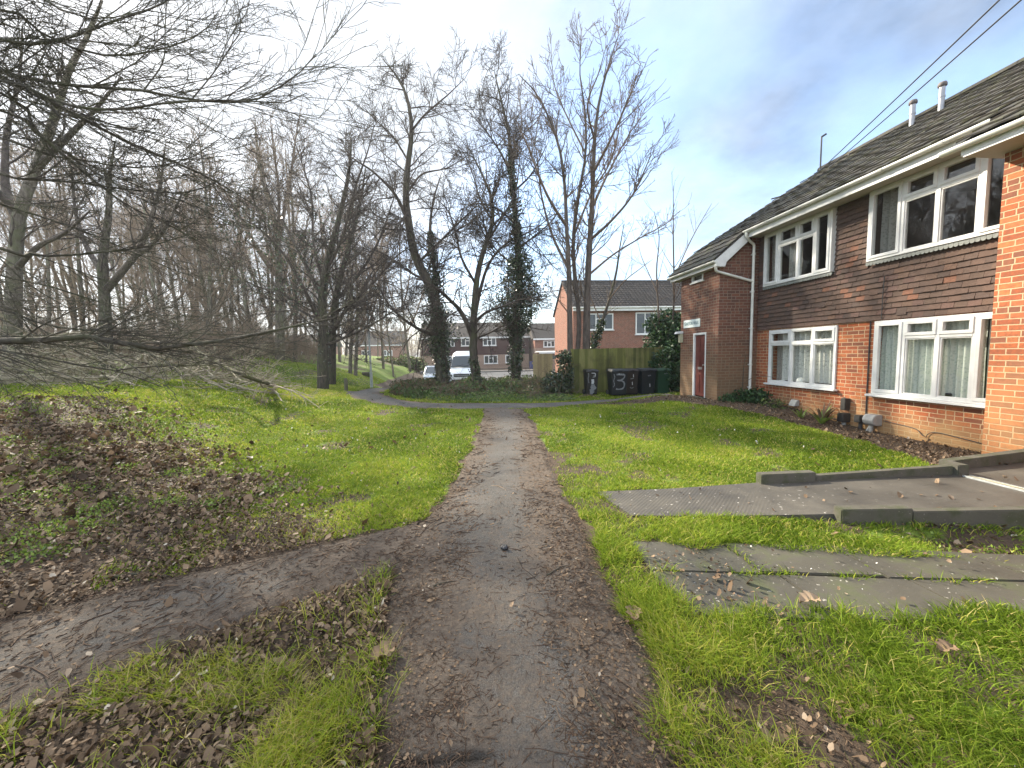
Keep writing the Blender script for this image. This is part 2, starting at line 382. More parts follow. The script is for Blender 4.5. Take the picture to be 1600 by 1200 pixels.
def ground_m():
    t = NT('earth'); g = t.attr('grass'); l = t.attr('litter'); w = t.attr('mulch')
    n = t.noise(3.5, 6, .65); n2 = t.noise(38, 5, .7)
    soil = t.mix(t.mr(n2, .3, .7), (.040, .028, .02), (.11, .078, .052))
    soil = t.mix(t.mr(t.noise(14, 4), .5, .7, 0, .5), soil, (.12, .085, .055))
    gr = t.mix(t.mr(n2, .3, .7), (.06, .08, .012), (.14, .18, .022))
    gr = t.mix(t.mr(n, .35, .7), gr, (.13, .21, .026))
    k = t.math('ADD', g, t.math('MULTIPLY', t.math('SUBTRACT', t.noise(5, 5, .7), .5), 1.1))
    c = t.mix(t.mr(k, .35, .65), soil, gr)
    h = t.math('ADD', t.math('MULTIPLY', n2, 1.0), t.noise(9, 4))
    return t.done(t.bsdf(c, .9, t.bump(h, .9, .03), spec=.25))
M['ground'] = ground_m()
def asphalt_m():
    t = NT('worn_asphalt'); m = t.attr('mud')
    n2 = t.noise(160, 3, .7); n3 = t.noise(30, 5, .7); n1 = t.noise(2.2, 5, .6)
    a = t.mix(t.mr(n2, .36, .64), (.065, .061, .055), (.23, .216, .195))
    a = t.mix(t.mr(n1, .35, .7, 0, .45), a, (.07, .062, .052))
    a = t.mix(t.mr(t.noise(260, 1), .7, .75, 0, .6), a, (.3, .29, .27))
    b = t.mix(t.mr(n3, .3, .72), (.085, .067, .053), (.20, .163, .128))
    b = t.mix(t.mr(t.noise(75, 4, .7), .5, .7, 0, .5), b, (.12, .08, .058))
    k = t.math('ADD', m, t.math('ADD', t.math('MULTIPLY', t.math('SUBTRACT', t.noise(4.5, 6, .7), .5), .9), t.math('MULTIPLY', t.math('SUBTRACT', n3, .5), .9)))
    f = t.mr(k, .35, .7)
    c = t.mix(f, a, b)
    h = t.math('ADD', t.math('MULTIPLY', n2, .9), t.math('MULTIPLY', n3, 1.2))
    return t.done(t.bsdf(c, t.mr(t.noise(3, 4), .35, .7, .8, 1.0), t.bump(h, 1.0, .02), spec=.08))
M['asphalt'] = asphalt_m()
def road_m():
    t = NT('road_asphalt'); n = t.noise(60, 4, .7)
    return t.done(t.bsdf(t.mix(n, (.04, .04, .04), (.07, .07, .07)), .75))
M['road'] = road_m()
def ramp_m():
    t = NT('ribbed_ramp'); p = t.n('SeparateXYZ', {0: t.pos()})
    n1 = t.noise(1.8, 6, .65); n2 = t.noise(22, 5, .7)
    c = t.mix(t.mr(n1, .3, .7), (.04, .036, .029), (.085, .076, .06))
    c = t.mix(t.mr(n2, .45, .75, 0, .5), c, (.05, .045, .04))
    w = t.noise(28, 2, .5); spots = t.math('MULTIPLY', t.mr(w, .69, .73), t.mr(p.outputs[0], 4.6, 2.8))
    c = t.mix(t.math('MULTIPLY', spots, .8), c, (.42, .40, .35))
    rib = t.math('MULTIPLY', t.math('SINE', t.math('MULTIPLY', p.outputs[0], 150.0)), t.math('SINE', t.math('MULTIPLY', p.outputs[1], 150.0)))
    amp = t.mr(p.outputs[0], 2.9, 2.3)
    h = t.math('ADD', t.math('MULTIPLY', t.math('MULTIPLY', rib, amp), .22), t.math('MULTIPLY', n2, .6))
    return t.done(t.bsdf(c, t.mr(n1, .3, .7, .5, .8), t.bump(h, .8, .008), spec=.4))
M['ramp'] = ramp_m()
def curtain_m(name, a, b, alpha, lace=0):
    t = NT(name); p = t.n('SeparateXYZ', {0: t.pos()})
    v = t.n('TexVoronoi', {'Scale': 26}, feature='F1'); t.set(v, 'Vector', t.pos())
    c = t.mix(t.mr(v.outputs[0], .2, .5), a, b)
    d = t.n('BsdfDiffuse', {0: c}); tl = t.n('BsdfTranslucent', {0: c}); m1 = t.n('MixShader', {0: .3, 1: d, 2: tl})
    tr = t.n('BsdfTransparent')
    f = alpha
    if lace:
        s1 = t.math('GREATER_THAN', t.math('SINE', t.math('MULTIPLY', p.outputs[2], 62.0)), .2)
        f = t.math('ADD', t.math('ADD', .42, t.math('MULTIPLY', t.mr(v.outputs[0], .22, .42), .3)), t.math('MULTIPLY', s1, .18))
        f = t.math('ADD', f, t.mr(p.outputs[2], 1.0, .75, 0.25, .6))
    return t.done(t.n('MixShader', {0: f, 1: tr, 2: m1}))
M['curtain'] = curtain_m('net_curtain', (.66, .72, .65), (.85, .88, .81), .96)
M['lace'] = curtain_m('lace_curtain', (.74, .74, .70), (.82, .82, .78), .5, 1)
M['drape'] = curtain_m('drape_curtain', (.30, .29, .27), (.42, .40, .37), 1.0)
# ------------------------------------------------------------------ ground and paths
L_MAIN = [(596, 1330), (585, 1200), (592, 1060), (607, 950), (622, 870), (648, 822), (692, 775), (722, 725), (742, 685), (753, 652), (757, 640)]
R_MAIN = [(1120, 1330), (1068, 1200), (1022, 1040), (972, 945), (918, 850), (886, 780), (862, 725), (842, 680), (826, 650), (820, 640)]
L_SIDE = [(-420, 1085), (-160, 1022), (0, 972), (160, 930), (330, 888), (460, 860), (560, 838), (655, 812)]
R_SIDE = [(-420, 1330), (-200, 1215), (0, 1128), (160, 1062), (300, 1005), (420, 958), (530, 922), (640, 884)]
g3 = lambda L: np.array([gp(*p) for p in L])
LM, RM, LS, RS = g3(L_MAIN), g3(R_MAIN), g3(L_SIDE), g3(R_SIDE)
LM = np.vstack([[-.62, -1.5, 0], LM]); RM = np.vstack([[.72, -1.5, 0], RM])
LC = np.array([[6.2, 12.25], [4.5, 12.15], [3.0, 11.75], [1.8, 11.55], [.4, 11.6], [-1.2, 12.0], [-2.7, 13.2], [-3.6, 15.0], [-3.75, 17.5], [-3.3, 21], [-2.5, 25.5]])
RC = np.array([[6.2, 11.3], [4.5, 11.25], [3.0, 10.75], [1.8, 10.1], [.4, 10.2], [-1.7, 10.9], [-3.9, 12.5], [-5.0, 14.9], [-5.0, 17.5], [-4.6, 21], [-4.2, 25.5]])
P_MAIN = np.vstack([LM[:, :2], RM[::-1, :2]]); P_SIDE = np.vstack([LS[:, :2], RS[::-1, :2]]); P_CROSS = np.vstack([LC, RC[::-1]])
P_RAMP = np.array([[1.25, 3.86], [3.05, 3.78], [5.2, 3.66], [6.75, 3.9], [6.75, 2.2], [5.2, 2.51], [3.05, 2.95], [1.38, 3.24]])
P_SLAB = np.array([g[:2] for g in g3([(995, 850), (1240, 862), (1420, 868), (1640, 866), (1700, 966), (1600, 966), (1330, 957), (1190, 962), (1085, 985)])])
SK = lambda x: -.19*(x-1.4)
P_SLAB = np.array([[1.17, 2.80], [2.31, 2.52], [3.4, 2.30], [6.75, 1.74], [6.75, .86], [4.2, 1.42], [2.95, 1.74], [2.4, 1.80], [2.05, 1.93], [1.75, 1.84], [1.57, 1.91], [1.17, 1.97]])
P_MULCH = np.array([[5.35, 3.75], [5.75, 4.3], [6.1, 5.4], [6.35, 6.6], [6.35, 7.6], [6.0, 8.4], [5.55, 9.3], [5.1, 10.1], [3.4, 10.5], [3.3, 10.85], [5.2, 11.1], [6.6, 11.4], [7.6, 9.8], [7.6, 3.75]])
P_UNDER = np.array([[-3.2, 14.6], [-2.3, 13.3], [-1.0, 12.25], [.4, 11.85], [1.8, 11.8], [3.3, 12.1], [3.4, 14.2], [3.4, 19], [-2.6, 20.5], [-3.4, 17]])
P_WEEDY = np.array([[3.3, 2.85], [6.7, 2.15], [6.7, 1.74], [4.2, 2.2], [3.5, 2.36]])
RF = lambda x, y: fbm(x*2.3+5, y*2.3+2, 3)
def wob(x, y, a=.10): return x+(fbm(x*3+3, y*3, 3)-.5)*2*a, y+(fbm(x*3+40, y*3+11, 3)-.5)*2*a
def litter_w(x, y):
    L = S((-x-(1.15+1.1*(y-3.6))+.9)/2.2)*S((y+.2)/.8)
    L = L*(1-.9*S((y-6.2)/3.4))
    strip = S((-x-.42)/.3)*(1-S((y-3.0)/.5))*1.2      # the muddy wedge between the two paths
    return np.clip(np.maximum(L*.95, strip*.8), 0, 1)
def grass_w(x, y):
    x = np.asarray(x, float); y = np.asarray(y, float)
    g = np.ones(np.shape(x))*1.0
    l = litter_w(x, y)
    patch = S((fbm(x*.9+8, y*.9+3, 3)-.50)/.14)
    wedge = S((-x-.42)/.3)*(1-S((y-3.0)/.5))
    patch2 = S((fbm(x*2.8+1, y*2.8+30, 3)-.52)/.12)
    g = g*(1-l)+l*(.27-.24*wedge+.45*patch*(1-wedge)+.62*S((patch2-.55)/.4)*wedge)
    # thin, muddy strip beside the main path on the right, and worn foreground
    e = S((2.9-y)/1.2)*S((1.25+.22*(3-y)-x)/.5)*(x > 0)
    g = g*(1-.45*e*S((fbm(x*3+2, y*3+9, 3)-.42)/.2))
    hole = S((fbm(x*2.6+60, y*2.6+21, 3)-.64)/.08)*S((3.6-y)/1)
    g = g*(1-.75*hole*S((2.6-x)/1.2))
    g = g*(1-.5*S((fbm(x*.7+70, y*.7+2, 3)-.55)/.1)*(x < -1))
    g = g*(1-.7*S((fbm(x*1.7+15, y*1.7+44, 4)-.60)/.06)*(y < 11))
    pe = np.abs(x-(.35+.10*y)); g = g*(1-.55*S((fbm(x*2.9+5, y*2.9+80, 3)-.46)/.1)*S((1.15-pe)/.4)*(y < 9.5))
    xw, yw = wob(x, y, .17); xs, ys = wob(x, y, .13)
    g = g*np.where(inpoly(xw, yw, P_MAIN) | inpoly(xw, yw, P_SIDE), .0, 1)
    g = g*np.where(inpoly(xw, yw, P_CROSS), 0, 1)
    g = g*np.where(inpoly(xs, ys, P_RAMP) | inpoly(xs, ys, P_SLAB), 0, 1)
    yj = y-SK(x); joint = (np.abs(yj-2.338+.012*np.sin(x*9)) < .024) & (x > 1.2) & (x < 2.6+fbm(x, y)) | ((np.abs(x-1.87) < .016) | (np.abs(x-2.63) < .016)) & (yj > 2.35) & (yj < 2.8)
    g = np.where(joint, .38*S((fbm(x*5, y*5+8, 2)-.35)/.15), g)
    g = g*np.where(inpoly(xw, yw, P_MULCH), .02, 1)*np.where(inpoly(xw, yw, P_WEEDY), .22, 1)
    g = g*np.where(inpoly(xw, yw, P_UNDER), .25, 1)
    g = g*np.where((y > 26) & (x > -6.5), 0, 1)*np.where((x > 7.4) & (y < 12), 0, 1)
    wood = S((-x-7)/2)*S((y-22)/3)*S((x+40)/1)
    return g*(1-.35*wood*S((fbm(x*.5, y*.5, 3)-.42)/.1))
def axis(lo, hi, a, b, step, far):
    core = np.arange(a, b+1e-6, step)
    def ext(d):
        out = []; s = step; p = 0
        while p < d: s *= 1.16; p += s; out.append(p)
        return np.array(out)
    return np.r_[a-ext(a+far)[::-1], core, b+ext(far-b)]
gx = axis(0, 0, -14, 9, .16, 190); gy = axis(0, 0, -3, 26, .16, 190)
X, Y = np.meshgrid(gx, gy, indexing='ij'); Z = H(X, Y)
nx, ny = X.shape; idx = np.arange(nx*ny).reshape(nx, ny)
q = np.stack([idx[:-1, :-1], idx[1:, :-1], idx[1:, 1:], idx[:-1, 1:]], -1).reshape(-1, 4)
gw = grass_w(X, Y)
o = np_mesh('ground', np.stack([X, Y, Z], -1).reshape(-1, 3), [q], M['ground'], attrs={'grass': gw.ravel(), 'litter': litter_w(X, Y).ravel(), 'mulch': inpoly(X, Y, P_MULCH).astype(float).ravel()}, smooth=True)
setp(o, kind='structure')
def strip(name, L, Rr, n, k, lift, mat, mudf, edge=.05, sink=.03):
    A = resample(np.asarray(L)[:, :2], n); B = resample(np.asarray(Rr)[:, :2], n)
    t = np.linspace(0, 1, k)
    P = A[:, None]*(1-t)[None, :, None]+B[:, None]*t[None, :, None]
    x, y = P[..., 0], P[..., 1]
    x, y = x+(fbm(x*4, y*4, 3)-.5)*edge*2*(np.abs(t-.5)*2)[None]**2, y+(fbm(x*4+30, y*4+9, 3)-.5)*edge*(np.abs(t-.5)*2)[None]**2
    z = H(x, y)+lift+(.010*(1-(2*t-1)**2))[None]
    z[:, 0] -= sink; z[:, -1] -= sink
    z += (fbm(x*5, y*5, 2)-.5)*.012
    ii = np.arange(n*k).reshape(n, k)
    q = np.stack([ii[:-1, :-1], ii[1:, :-1], ii[1:, 1:], ii[:-1, 1:]], -1).reshape(-1, 4)
    o = np_mesh(name, np.stack([x, y, z], -1).reshape(-1, 3), [q], mat, attrs={'mud': mudf(x, y, np.broadcast_to(t, x.shape)).ravel()}, smooth=True)
    return setp(o, kind='structure')
strip('path', LM, RM, 160, 26, .016, M['asphalt'], lambda x, y, t: .36+.40*S((np.abs(t-.47-.05*np.sin(y))-.02)/.46)+.16*S((3.4-y)/1.2)+.12*S((y-7)/3))
strip('side_path', LS, RS, 90, 18, .012, M['asphalt'], lambda x, y, t: .56+.3*S((np.abs(t-.5)-.2)/.25)+.4*S((x+1.4)/.6))
strip('cross_path', LC, RC, 120, 14, .014, M['asphalt'], lambda x, y, t: .30+.6*S((np.abs(t-.5)-.25)/.2))
def slab_sheet(name, poly, zf, mat, nx=60, ny=26, lift=.02):
    b = bmesh.new(); vs = [b.verts.new((p[0], p[1], 0)) for p in poly]; b.faces.new(vs)
    lo = np.min(poly, 0); hi = np.max(poly, 0)
    for x in np.arange(lo[0]+.1, hi[0], .16): bmesh.ops.bisect_plane(b, geom=b.verts[:]+b.edges[:]+b.faces[:], plane_co=(x, 0, 0), plane_no=(1, 0, 0))
    for y in np.arange(lo[1]+.1, hi[1], .16): bmesh.ops.bisect_plane(b, geom=b.verts[:]+b.edges[:]+b.faces[:], plane_co=(0, y, 0), plane_no=(0, 1, 0))
    for v in b.verts: v.co.z = zf(v.co.x, v.co.y)
    bmesh.ops.recalc_face_normals(b, faces=b.faces)
    if sum(f.normal.z for f in b.faces) < 0: bmesh.ops.reverse_faces(b, faces=b.faces)
    ex = bmesh.ops.extrude_edge_only(b, edges=[e for e in b.edges if e.is_boundary])
    for v in ex['geom']:
        if isinstance(v, bmesh.types.BMVert): v.co.z -= .12
    me = bpy.data.meshes.new(name); b.to_mesh(me); b.free(); me.materials.append(mat)
    return setp(link(name, me), kind='structure')
RZ = lambda x, y: max(float(H(x, y))+.02, .012+.095*float(S((x-1.2)/4.2)))
slab_sheet('ramp', P_RAMP, RZ, M['ramp'])
# paving: separate slabs with open joints, all one structure surface
def paving():
    mb = MB(); ys = [(1.90, 2.341), (2.347, 2.76)]; 
    xs = [1.16, 1.86, 2.62, 3.5, 4.4, 5.4, 6.74]
    for j, (a, b_) in enumerate(ys):
        for i in range(len(xs)-1):
            x0 = xs[i]+(.10 if j == 0 and i > 0 else 0)+.004; x1 = xs[i+1]+(.10 if j == 0 and i < 5 else 0)-.004
            sh = .10 if j == 0 else 0
            rel = lambda x: -.035*(x-1.2)/5.5*0
            c = [(x0, a+.02*(i % 2)), (x1, a+.02*(i % 2)), (x1, b_-.0), (x0, b_-.0)]
            tz = random.uniform(.006, .012)
            mb.hexa([(x, y+SK(x), -.2) for x, y in c], [(x, y+SK(x), float(H(x, y+SK(x)))*.4+tz+.008+random.uniform(-.005, .005)) for x, y in c])
    return setp(mb.build('paving', M['conc'], bevel=.006), kind='structure')
paving()
# road and pavement beyond the trees
def far_sheet(name, x0, x1, y0, y1, lift, mat):
    xs = np.linspace(x0, x1, 60); ys = np.linspace(y0, y1, 12); a, b = np.meshgrid(xs, ys, indexing='ij')
    ii = np.arange(a.size).reshape(a.shape); q = np.stack([ii[:-1, :-1], ii[1:, :-1], ii[1:, 1:], ii[:-1, 1:]], -1).reshape(-1, 4)
    return setp(np_mesh(name, np.stack([a, b, H(a, b)+lift], -1).reshape(-1, 3), [q], mat), kind='structure')
far_sheet('road', -4.6, 40, 25.5, 48, .03, M['road'])
mb = MB(); mb.box(-14, 40, 48, 48.3, -1.2, -.70); mb.box(-14, 40, 48.3, 50.5, -1.2, -.715)
setp(mb.build('pavement', M['road']), kind='structure')

# ------------------------------------------------------------------ ramp kerbs, drain
def kerb_obj(name, label, segs, group='concrete ramp kerbs'):
    mb = MB()
    for (x0, y0, zb0, zt0), (x1, y1, zb1, zt1), th in segs:
        d = np.array([x1-x0, y1-y0]); d = d/np.linalg.norm(d); nn = np.array([-d[1], d[0]])*th
        lo = [(x0, y0, zb0), (x1, y1, zb1), (x1+nn[0], y1+nn[1], zb1), (x0+nn[0], y0+nn[1], zb0)]
        hi = [(x0, y0, zt0), (x1, y1, zt1), (x1+nn[0], y1+nn[1], zt1), (x0+nn[0], y0+nn[1], zt0)]
        mb.hexa(lo, hi)
    return setp(mb.build(name, M['kerb'], bevel=.007), label, 'kerb', group)
kerb_obj('ramp_kerb', 'long mossy concrete kerb between the lawn and the ramp, its left end stepped up',
         [((3.02, 3.72, -.1, .155), (3.60, 3.665, -.1, .168), .10), ((3.602, 3.672, -.1, .128), (5.08, 3.54, -.1, .20), .075), ((5.082, 3.50, -.1, .22), (5.20, 3.49, -.1, .222), .16)])
kerb_obj('ramp_kerb', 'short concrete kerb running from the corner of the ramp to the brick wing',
         [((5.202, 3.66, -.1, .212), (6.74, 3.84, -.1, .235), .10)])
kerb_obj('ramp_kerb', 'near concrete kerb of the ramp, dark and damp on its face, above the weedy soil',
         [((3.06, 2.86, -.25, .125), (3.60, 2.752, -.25, .145), .10), ((3.602, 2.758, -.25, .118), (6.74, 2.135, -.25, .245), .075)])
dr = thing('drain_channel', 'narrow pale metal drain grate laid across the concrete ramp', 'drain', (5.16, 3.1, .1))
mb = MB()
for s in (-.045, .035): mb.box(5.15+s, 5.16+s, 2.56, 3.48, .08, .122)
mb.build('frame', M['galv'], dr)
mb = MB()
for k in range(30): mb.box(5.116, 5.184, 2.57+k*.03, 2.585+k*.03, .09, .119)
mb.build('grate', M['cream'], dr)
# ------------------------------------------------------------------ the flats
def wall_face(mb, const, u0, u1, z0, z1, holes, depth, axis='x', sgn=1):
    us = sorted({u0, u1, *[h[0] for h in holes], *[h[1] for h in holes]}); zs = sorted({z0, z1, *[h[2] for h in holes], *[h[3] for h in holes]})
    P = (lambda u, z, d=0: (const+d*sgn, u, z)) if axis == 'x' else (lambda u, z, d=0: (u, const+d*sgn, z))
    for i in range(len(us)-1):
        for j in range(len(zs)-1):
            cu, cz = (us[i]+us[i+1])/2, (zs[j]+zs[j+1])/2
            if any(h[0] < cu < h[1] and h[2] < cz < h[3] for h in holes): continue
            mb.add([P(us[i], zs[j]), P(us[i+1], zs[j]), P(us[i+1], zs[j+1]), P(us[i], zs[j+1])], [(0, 1, 2, 3)])
    for a, b, c, d in holes:
        for (ua, za), (ub, zb) in (((a, c), (b, c)), ((b, c), (b, d)), ((b, d), (a, d)), ((a, d), (a, c))):
            mb.add([P(ua, za), P(ub, zb), P(ub, zb, depth), P(ua, za, depth)], [(0, 1, 2, 3)])
def window(parent, X, ys, z0, z1, tops, tz, dep=.09, fw=.055, mw=.062, sash=.042, glass='glass', sill=True, label=None, cheek=0, sashes=None):
    "ys ascending column boundaries along Y; frame faces -X"
    mb = MB(); y0, y1 = ys[0], ys[-1]; lights = []
    mb.box(X, X+dep, y0, y1, z0, z0+fw); mb.box(X, X+dep, y0, y1, z1-fw, z1)
    mb.box(X, X+dep, y0, y0+fw, z0+fw, z1-fw); mb.box(X, X+dep, y1-fw, y1, z0+fw, z1-fw)
    for y in ys[1:-1]: mb.box(X, X+dep, y-mw/2, y+mw/2, z0+fw, z1-fw)
    for i in range(len(ys)-1):
        a = ys[i]+(fw if i == 0 else mw/2); b = ys[i+1]-(fw if i == len(ys)-2 else mw/2)
        if tops[i]:
            mb.box(X, X+dep, a, b, tz-mw/2, tz+mw/2)
            lights.append((a, b, z0+fw, tz-mw/2, (sashes or {}).get((i, 0), .020)))
            lights.append((a, b, tz+mw/2, z1-fw, (sashes or {}).get((i, 1), sash)))
        else: lights.append((a, b, z0+fw, z1-fw, (sashes or {}).get((i, 0), sash)))
    for a, b, c, d, s in lights:
        o = .012; xf = X-.014 if s > .03 else X+.012
        if s > .03:
            mb.box(xf, X+.05, a-o, b+o, c-o, c+s); mb.box(xf, X+.05, a-o, b+o, d-s, d+o)
            mb.box(xf, X+.05, a-o, a+s, c+s, d-s); mb.box(xf, X+.05, b-s, b+o, c+s, d-s)
        else:
            mb.box(xf, X+.05, a, b, c, c+s); mb.box(xf, X+.05, a, b, d-s, d); mb.box(xf, X+.05, a, a+s, c+s, d-s); mb.box(xf, X+.05, b-s, b, c+s, d-s)
    f = mb.build('window', M['upvc'], parent, bevel=.004, seg=1)
    if label: f['label'] = label
    g = MB()
    for a, b, c, d, s in lights: g.add([(X+.03, a+s*.8, c+s*.8), (X+.03, b-s*.8, c+s*.8), (X+.03, b-s*.8, d-s*.8), (X+.03, a+s*.8, d-s*.8)], [(0, 1, 2, 3)])
    g.build('pane', M[glass], f)
    if sill:
        s = MB(); s.box(X-.075, X+.02, y0-.06, y1+.05, z0-.042, z0-.002); s.build('sill', M['upvc'], f, bevel=.006)
    if cheek:
        for a, b in ((y1-.03, y1+.012), (y0-.012, y0+.03)):
            s = MB(); s.box(X+dep+.001, X+dep+cheek, a, b, z0, z1); s.build('cheek', M['upvc'], f)
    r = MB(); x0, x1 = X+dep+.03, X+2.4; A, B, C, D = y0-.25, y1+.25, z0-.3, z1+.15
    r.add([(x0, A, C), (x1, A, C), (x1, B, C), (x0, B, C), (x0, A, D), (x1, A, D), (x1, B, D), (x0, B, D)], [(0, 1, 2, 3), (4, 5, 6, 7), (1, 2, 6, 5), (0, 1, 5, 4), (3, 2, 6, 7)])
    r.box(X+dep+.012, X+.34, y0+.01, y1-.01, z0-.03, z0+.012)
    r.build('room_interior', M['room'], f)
    return f
def tile_rows(mb, const, y0, y1, z0, z1, holes, g=.1, w=.165, lift=.03):
    nr = int(round((z1-z0)/g)); g = (z1-z0)/nr
    for r in range(nr):
        zb = z0+r*g; off = (r % 2)*w/2
        n = int((y1-y0)/w)+2
        for k in range(-1, n):
            a = max(y0, y0+k*w+off+.0015); b = min(y1, y0+(k+1)*w+off-.0015)
            if b-a < .02: continue
            segs = [(a, b)]
            for h in holes:
                if zb+g*.6 > h[2] and zb+g*.4 < h[3]:
                    ns = []
                    for s in segs:
                        if s[0] < h[0]: ns.append((s[0], min(s[1], h[0])))
                        if s[1] > h[1]: ns.append((max(s[0], h[1]), s[1]))
                    segs = [s for s in ns if s[1]-s[0] > .01]
            for a_, b_ in segs:
                sl = random.gauss(0, .0035); dz = random.gauss(0, .0025)
                if random.random() < .018: dz -= random.uniform(.012, .04)
                xb = const-lift-.012+sl; xt = const-lift+.016; za, zt = zb+dz-.012, zb+g+.006
                mb.hexa([(xb, a_, za), (xb, b_, za+random.gauss(0, .002)), (xb+.014, b_, za), (xb+.014, a_, za)], [(xt, a_, zt), (xt, b_, zt), (xt+.012, b_, zt), (xt+.012, a_, zt)])
def roof_slope(mb, P0, along, up, n_rows, gauge, n_tiles, tw, th=.03, arch=0.0, jit=.004):
    P0, along, up = (np.asarray(v, float) for v in (P0, along, up)); nn = np.cross(along, up); nn /= np.linalg.norm(nn)
    if nn[2] < 0: nn = -nn
    for r in range(n_rows):
        off = (r % 2)*.5 if arch == 0 else 0
        for k in range(-1, n_tiles):
            a = max(0, (k+off)*tw+.003); b = min(n_tiles*tw, (k+1+off)*tw-.003)
            if b-a < .03: continue
            j = random.gauss(0, jit); d0, d1 = r*gauge-.02+random.gauss(0, jit), (r+1)*gauge+.03
            m = (a+b)/2
            lo = [P0+along*a+up*d0+nn*(th+j), P0+along*m+up*d0+nn*(th+j+arch), P0+along*b+up*d0+nn*(th+j)]
            hi = [P0+along*a+up*d1+nn*(.012), P0+along*m+up*d1+nn*(.012+arch), P0+along*b+up*d1+nn*(.012)]
            bl = [p-nn*.022 for p in lo]
            mb.add(lo+hi+bl, [(0, 1, 4, 3), (1, 2, 5, 4), (6, 7, 1, 0), (7, 8, 2, 1), (6, 0, 3), (8, 5, 2)])
FL = thing('brick_flats', 'two-storey brick flats with dark hung tiles and white windows along the lawn', 'house', (7.5, 7.0, 0))
XW, XG = 7.5, 6.75            # main wall and projecting wing
L1 = [7.28, 7.85, 8.44, 9.12]; L2 = [4.55, 5.06, 5.53, 6.03, 6.53]
U1 = [7.42, 7.83, 8.26, 8.82, 9.29]; U2 = [4.56, 5.08, 5.60, 6.11, 6.69]
mb = MB()
wall_face(mb, XW, 4.42, 9.56, -.5, 1.98, [(L1[0], L1[-1], .62, 1.94), (L2[0], L2[-1], .60, 1.955)], .25)
mb.add([(XW, 11.4, -.5), (15, 11.4, -.5), (15, 11.4, 4.6), (11.2, 11.4, 7.0), (XW-.5, 11.4, 4.45), (XW-.5, 11.4, 4.0), (XW, 11.4, 4.0)], [(0, 1, 2, 3, 4, 5, 6)])
mb.add([(15, 11.4, -.5), (15, -6, -.5), (15, -6, 4.6), (15, 11.4, 4.6)], [(0, 1, 2, 3)])
mb.build('wall', M['brick'], FL)
mb = MB(); wall_face(mb, XW+.004, 4.42, 9.56, 1.98, 4.42, [(U1[0]+.01, U1[-1]-.01, 3.05, 4.34), (U2[0]+.01, U2[-1]-.01, 3.07, 4.34)], .25)
tile_rows(mb, XW, 4.44, 9.54, 1.985, 4.38, [(U1[0]-.02, U1[-1]+.02, 2.97, 4.4), (U2[0]-.02, U2[-1]+.02, 2.99, 4.4)])
mb.build('tile_hanging', M['tile'], FL)
mb = MB()
mb.add([(XG, -6, -.5), (XG, 4.42, -.5), (XG, 4.42, 3.98), (XG, -6, 3.98)], [(0, 1, 2, 3)])
mb.add([(XG, 4.42, -.5), (XW+.1, 4.42, -.5), (XW+.1, 4.42, 4.5), (XG+.25, 4.42, 4.3), (XG, 4.42, 3.98)], [(0, 1, 2, 3, 4)])
mb.build('wall', M['brick_wing'], FL)
XT = 6.4
mb = MB()
wall_face(mb, XT, 9.56, 11.4, -.4, 3.72, [(10.08, 10.70, .15, 1.97), (10.27, 10.82, 3.42, 3.68)], .12)
mb.add([(XT, 9.56, -.4), (XW+.05, 9.56, -.4), (XW+.05, 9.56, 4.42), (7.05, 9.56, 4.42), (XT, 9.56, 3.72)], [(0, 1, 2, 3, 4)])
mb.add([(XT, 11.4, -.4), (XW+.05, 11.4, -.4), (XW+.05, 11.4, 4.0), (7.0, 11.4, 4.0), (XT, 11.4, 3.72)], [(0, 1, 2, 3, 4)])
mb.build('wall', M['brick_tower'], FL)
window(FL, 7.47, L1, .62, 1.94, [1, 1, 1], 1.60, glass='glass2', sashes={(1, 1): .02}, label='wide ground-floor window with dark lace curtain')
window(FL, 7.46, L2, .60, 1.955, [0, 1, 1, 0], 1.645, glass='glass2', label='ground-floor window with pale green net curtains')
window(FL, 7.395, U1, 3.05, 4.345, [0, 1, 1, 0], 3.96, cheek=.05, sill=False, label='upper window nearer the entrance block')
window(FL, 7.395, U2, 3.07, 4.345, [0, 1, 1, 0], 3.98, cheek=.05, sill=False, label='upper window next to the brick wing')
for U, z in ((U1, 3.045), (U2, 3.065)):
    mb = MB(); n = int((U[-1]-U[0])/.062); w = (U[-1]-U[0]+.04)/n
    for k in range(n):
        a = U[0]-.02+k*w
        pts = [(0, a, z), (0, a+w-.003, z)]+[(0, a+w/2-.0015+(w/2-.0015)*math.cos(t), z-.045-.026*math.sin(t)) for t in np.linspace(0, math.pi, 7)]
        mb.prism(pts, (7.412, 0, 0), (7.424, 0, 0))
    mb.build('lead_apron', M['lead'], FL)
# roof
RS_ = .62; up = np.array([1, 0, RS_]); up = up/np.linalg.norm(up); sl = math.hypot(1, RS_)
mb = MB()
nR = int(round((11.2-6.98)*sl/.28))
roof_slope(mb, (6.98, -6, 4.50), (0, 1, 0), up, nR, (11.2-6.98)*sl/nR, 59, .3, th=.042, arch=.012, jit=.006)
roof_slope(mb, (6.26, -6, 4.055), (0, 1, 0), up, 3, .72*sl/3, 36, .2936, th=.042, arch=.012, jit=.006)
upt = np.array([.86, 0, .74]); lt = np.linalg.norm(upt); upt = upt/lt
roof_slope(mb, (6.14, 9.42, 3.76), (0, 1, 0), upt, 4, lt/4, 7, .333, th=.04, arch=.012, jit=.006)
zr = 4.50+RS_*(11.2-6.98)
mb.hexa([(6.99, -6, 4.47), (6.99, 11.7, 4.47), (11.2, 11.7, zr-.03), (11.2, -6, zr-.03)], [(6.99, -6, 4.50), (6.99, 11.7, 4.50), (11.2, 11.7, zr), (11.2, -6, zr)])
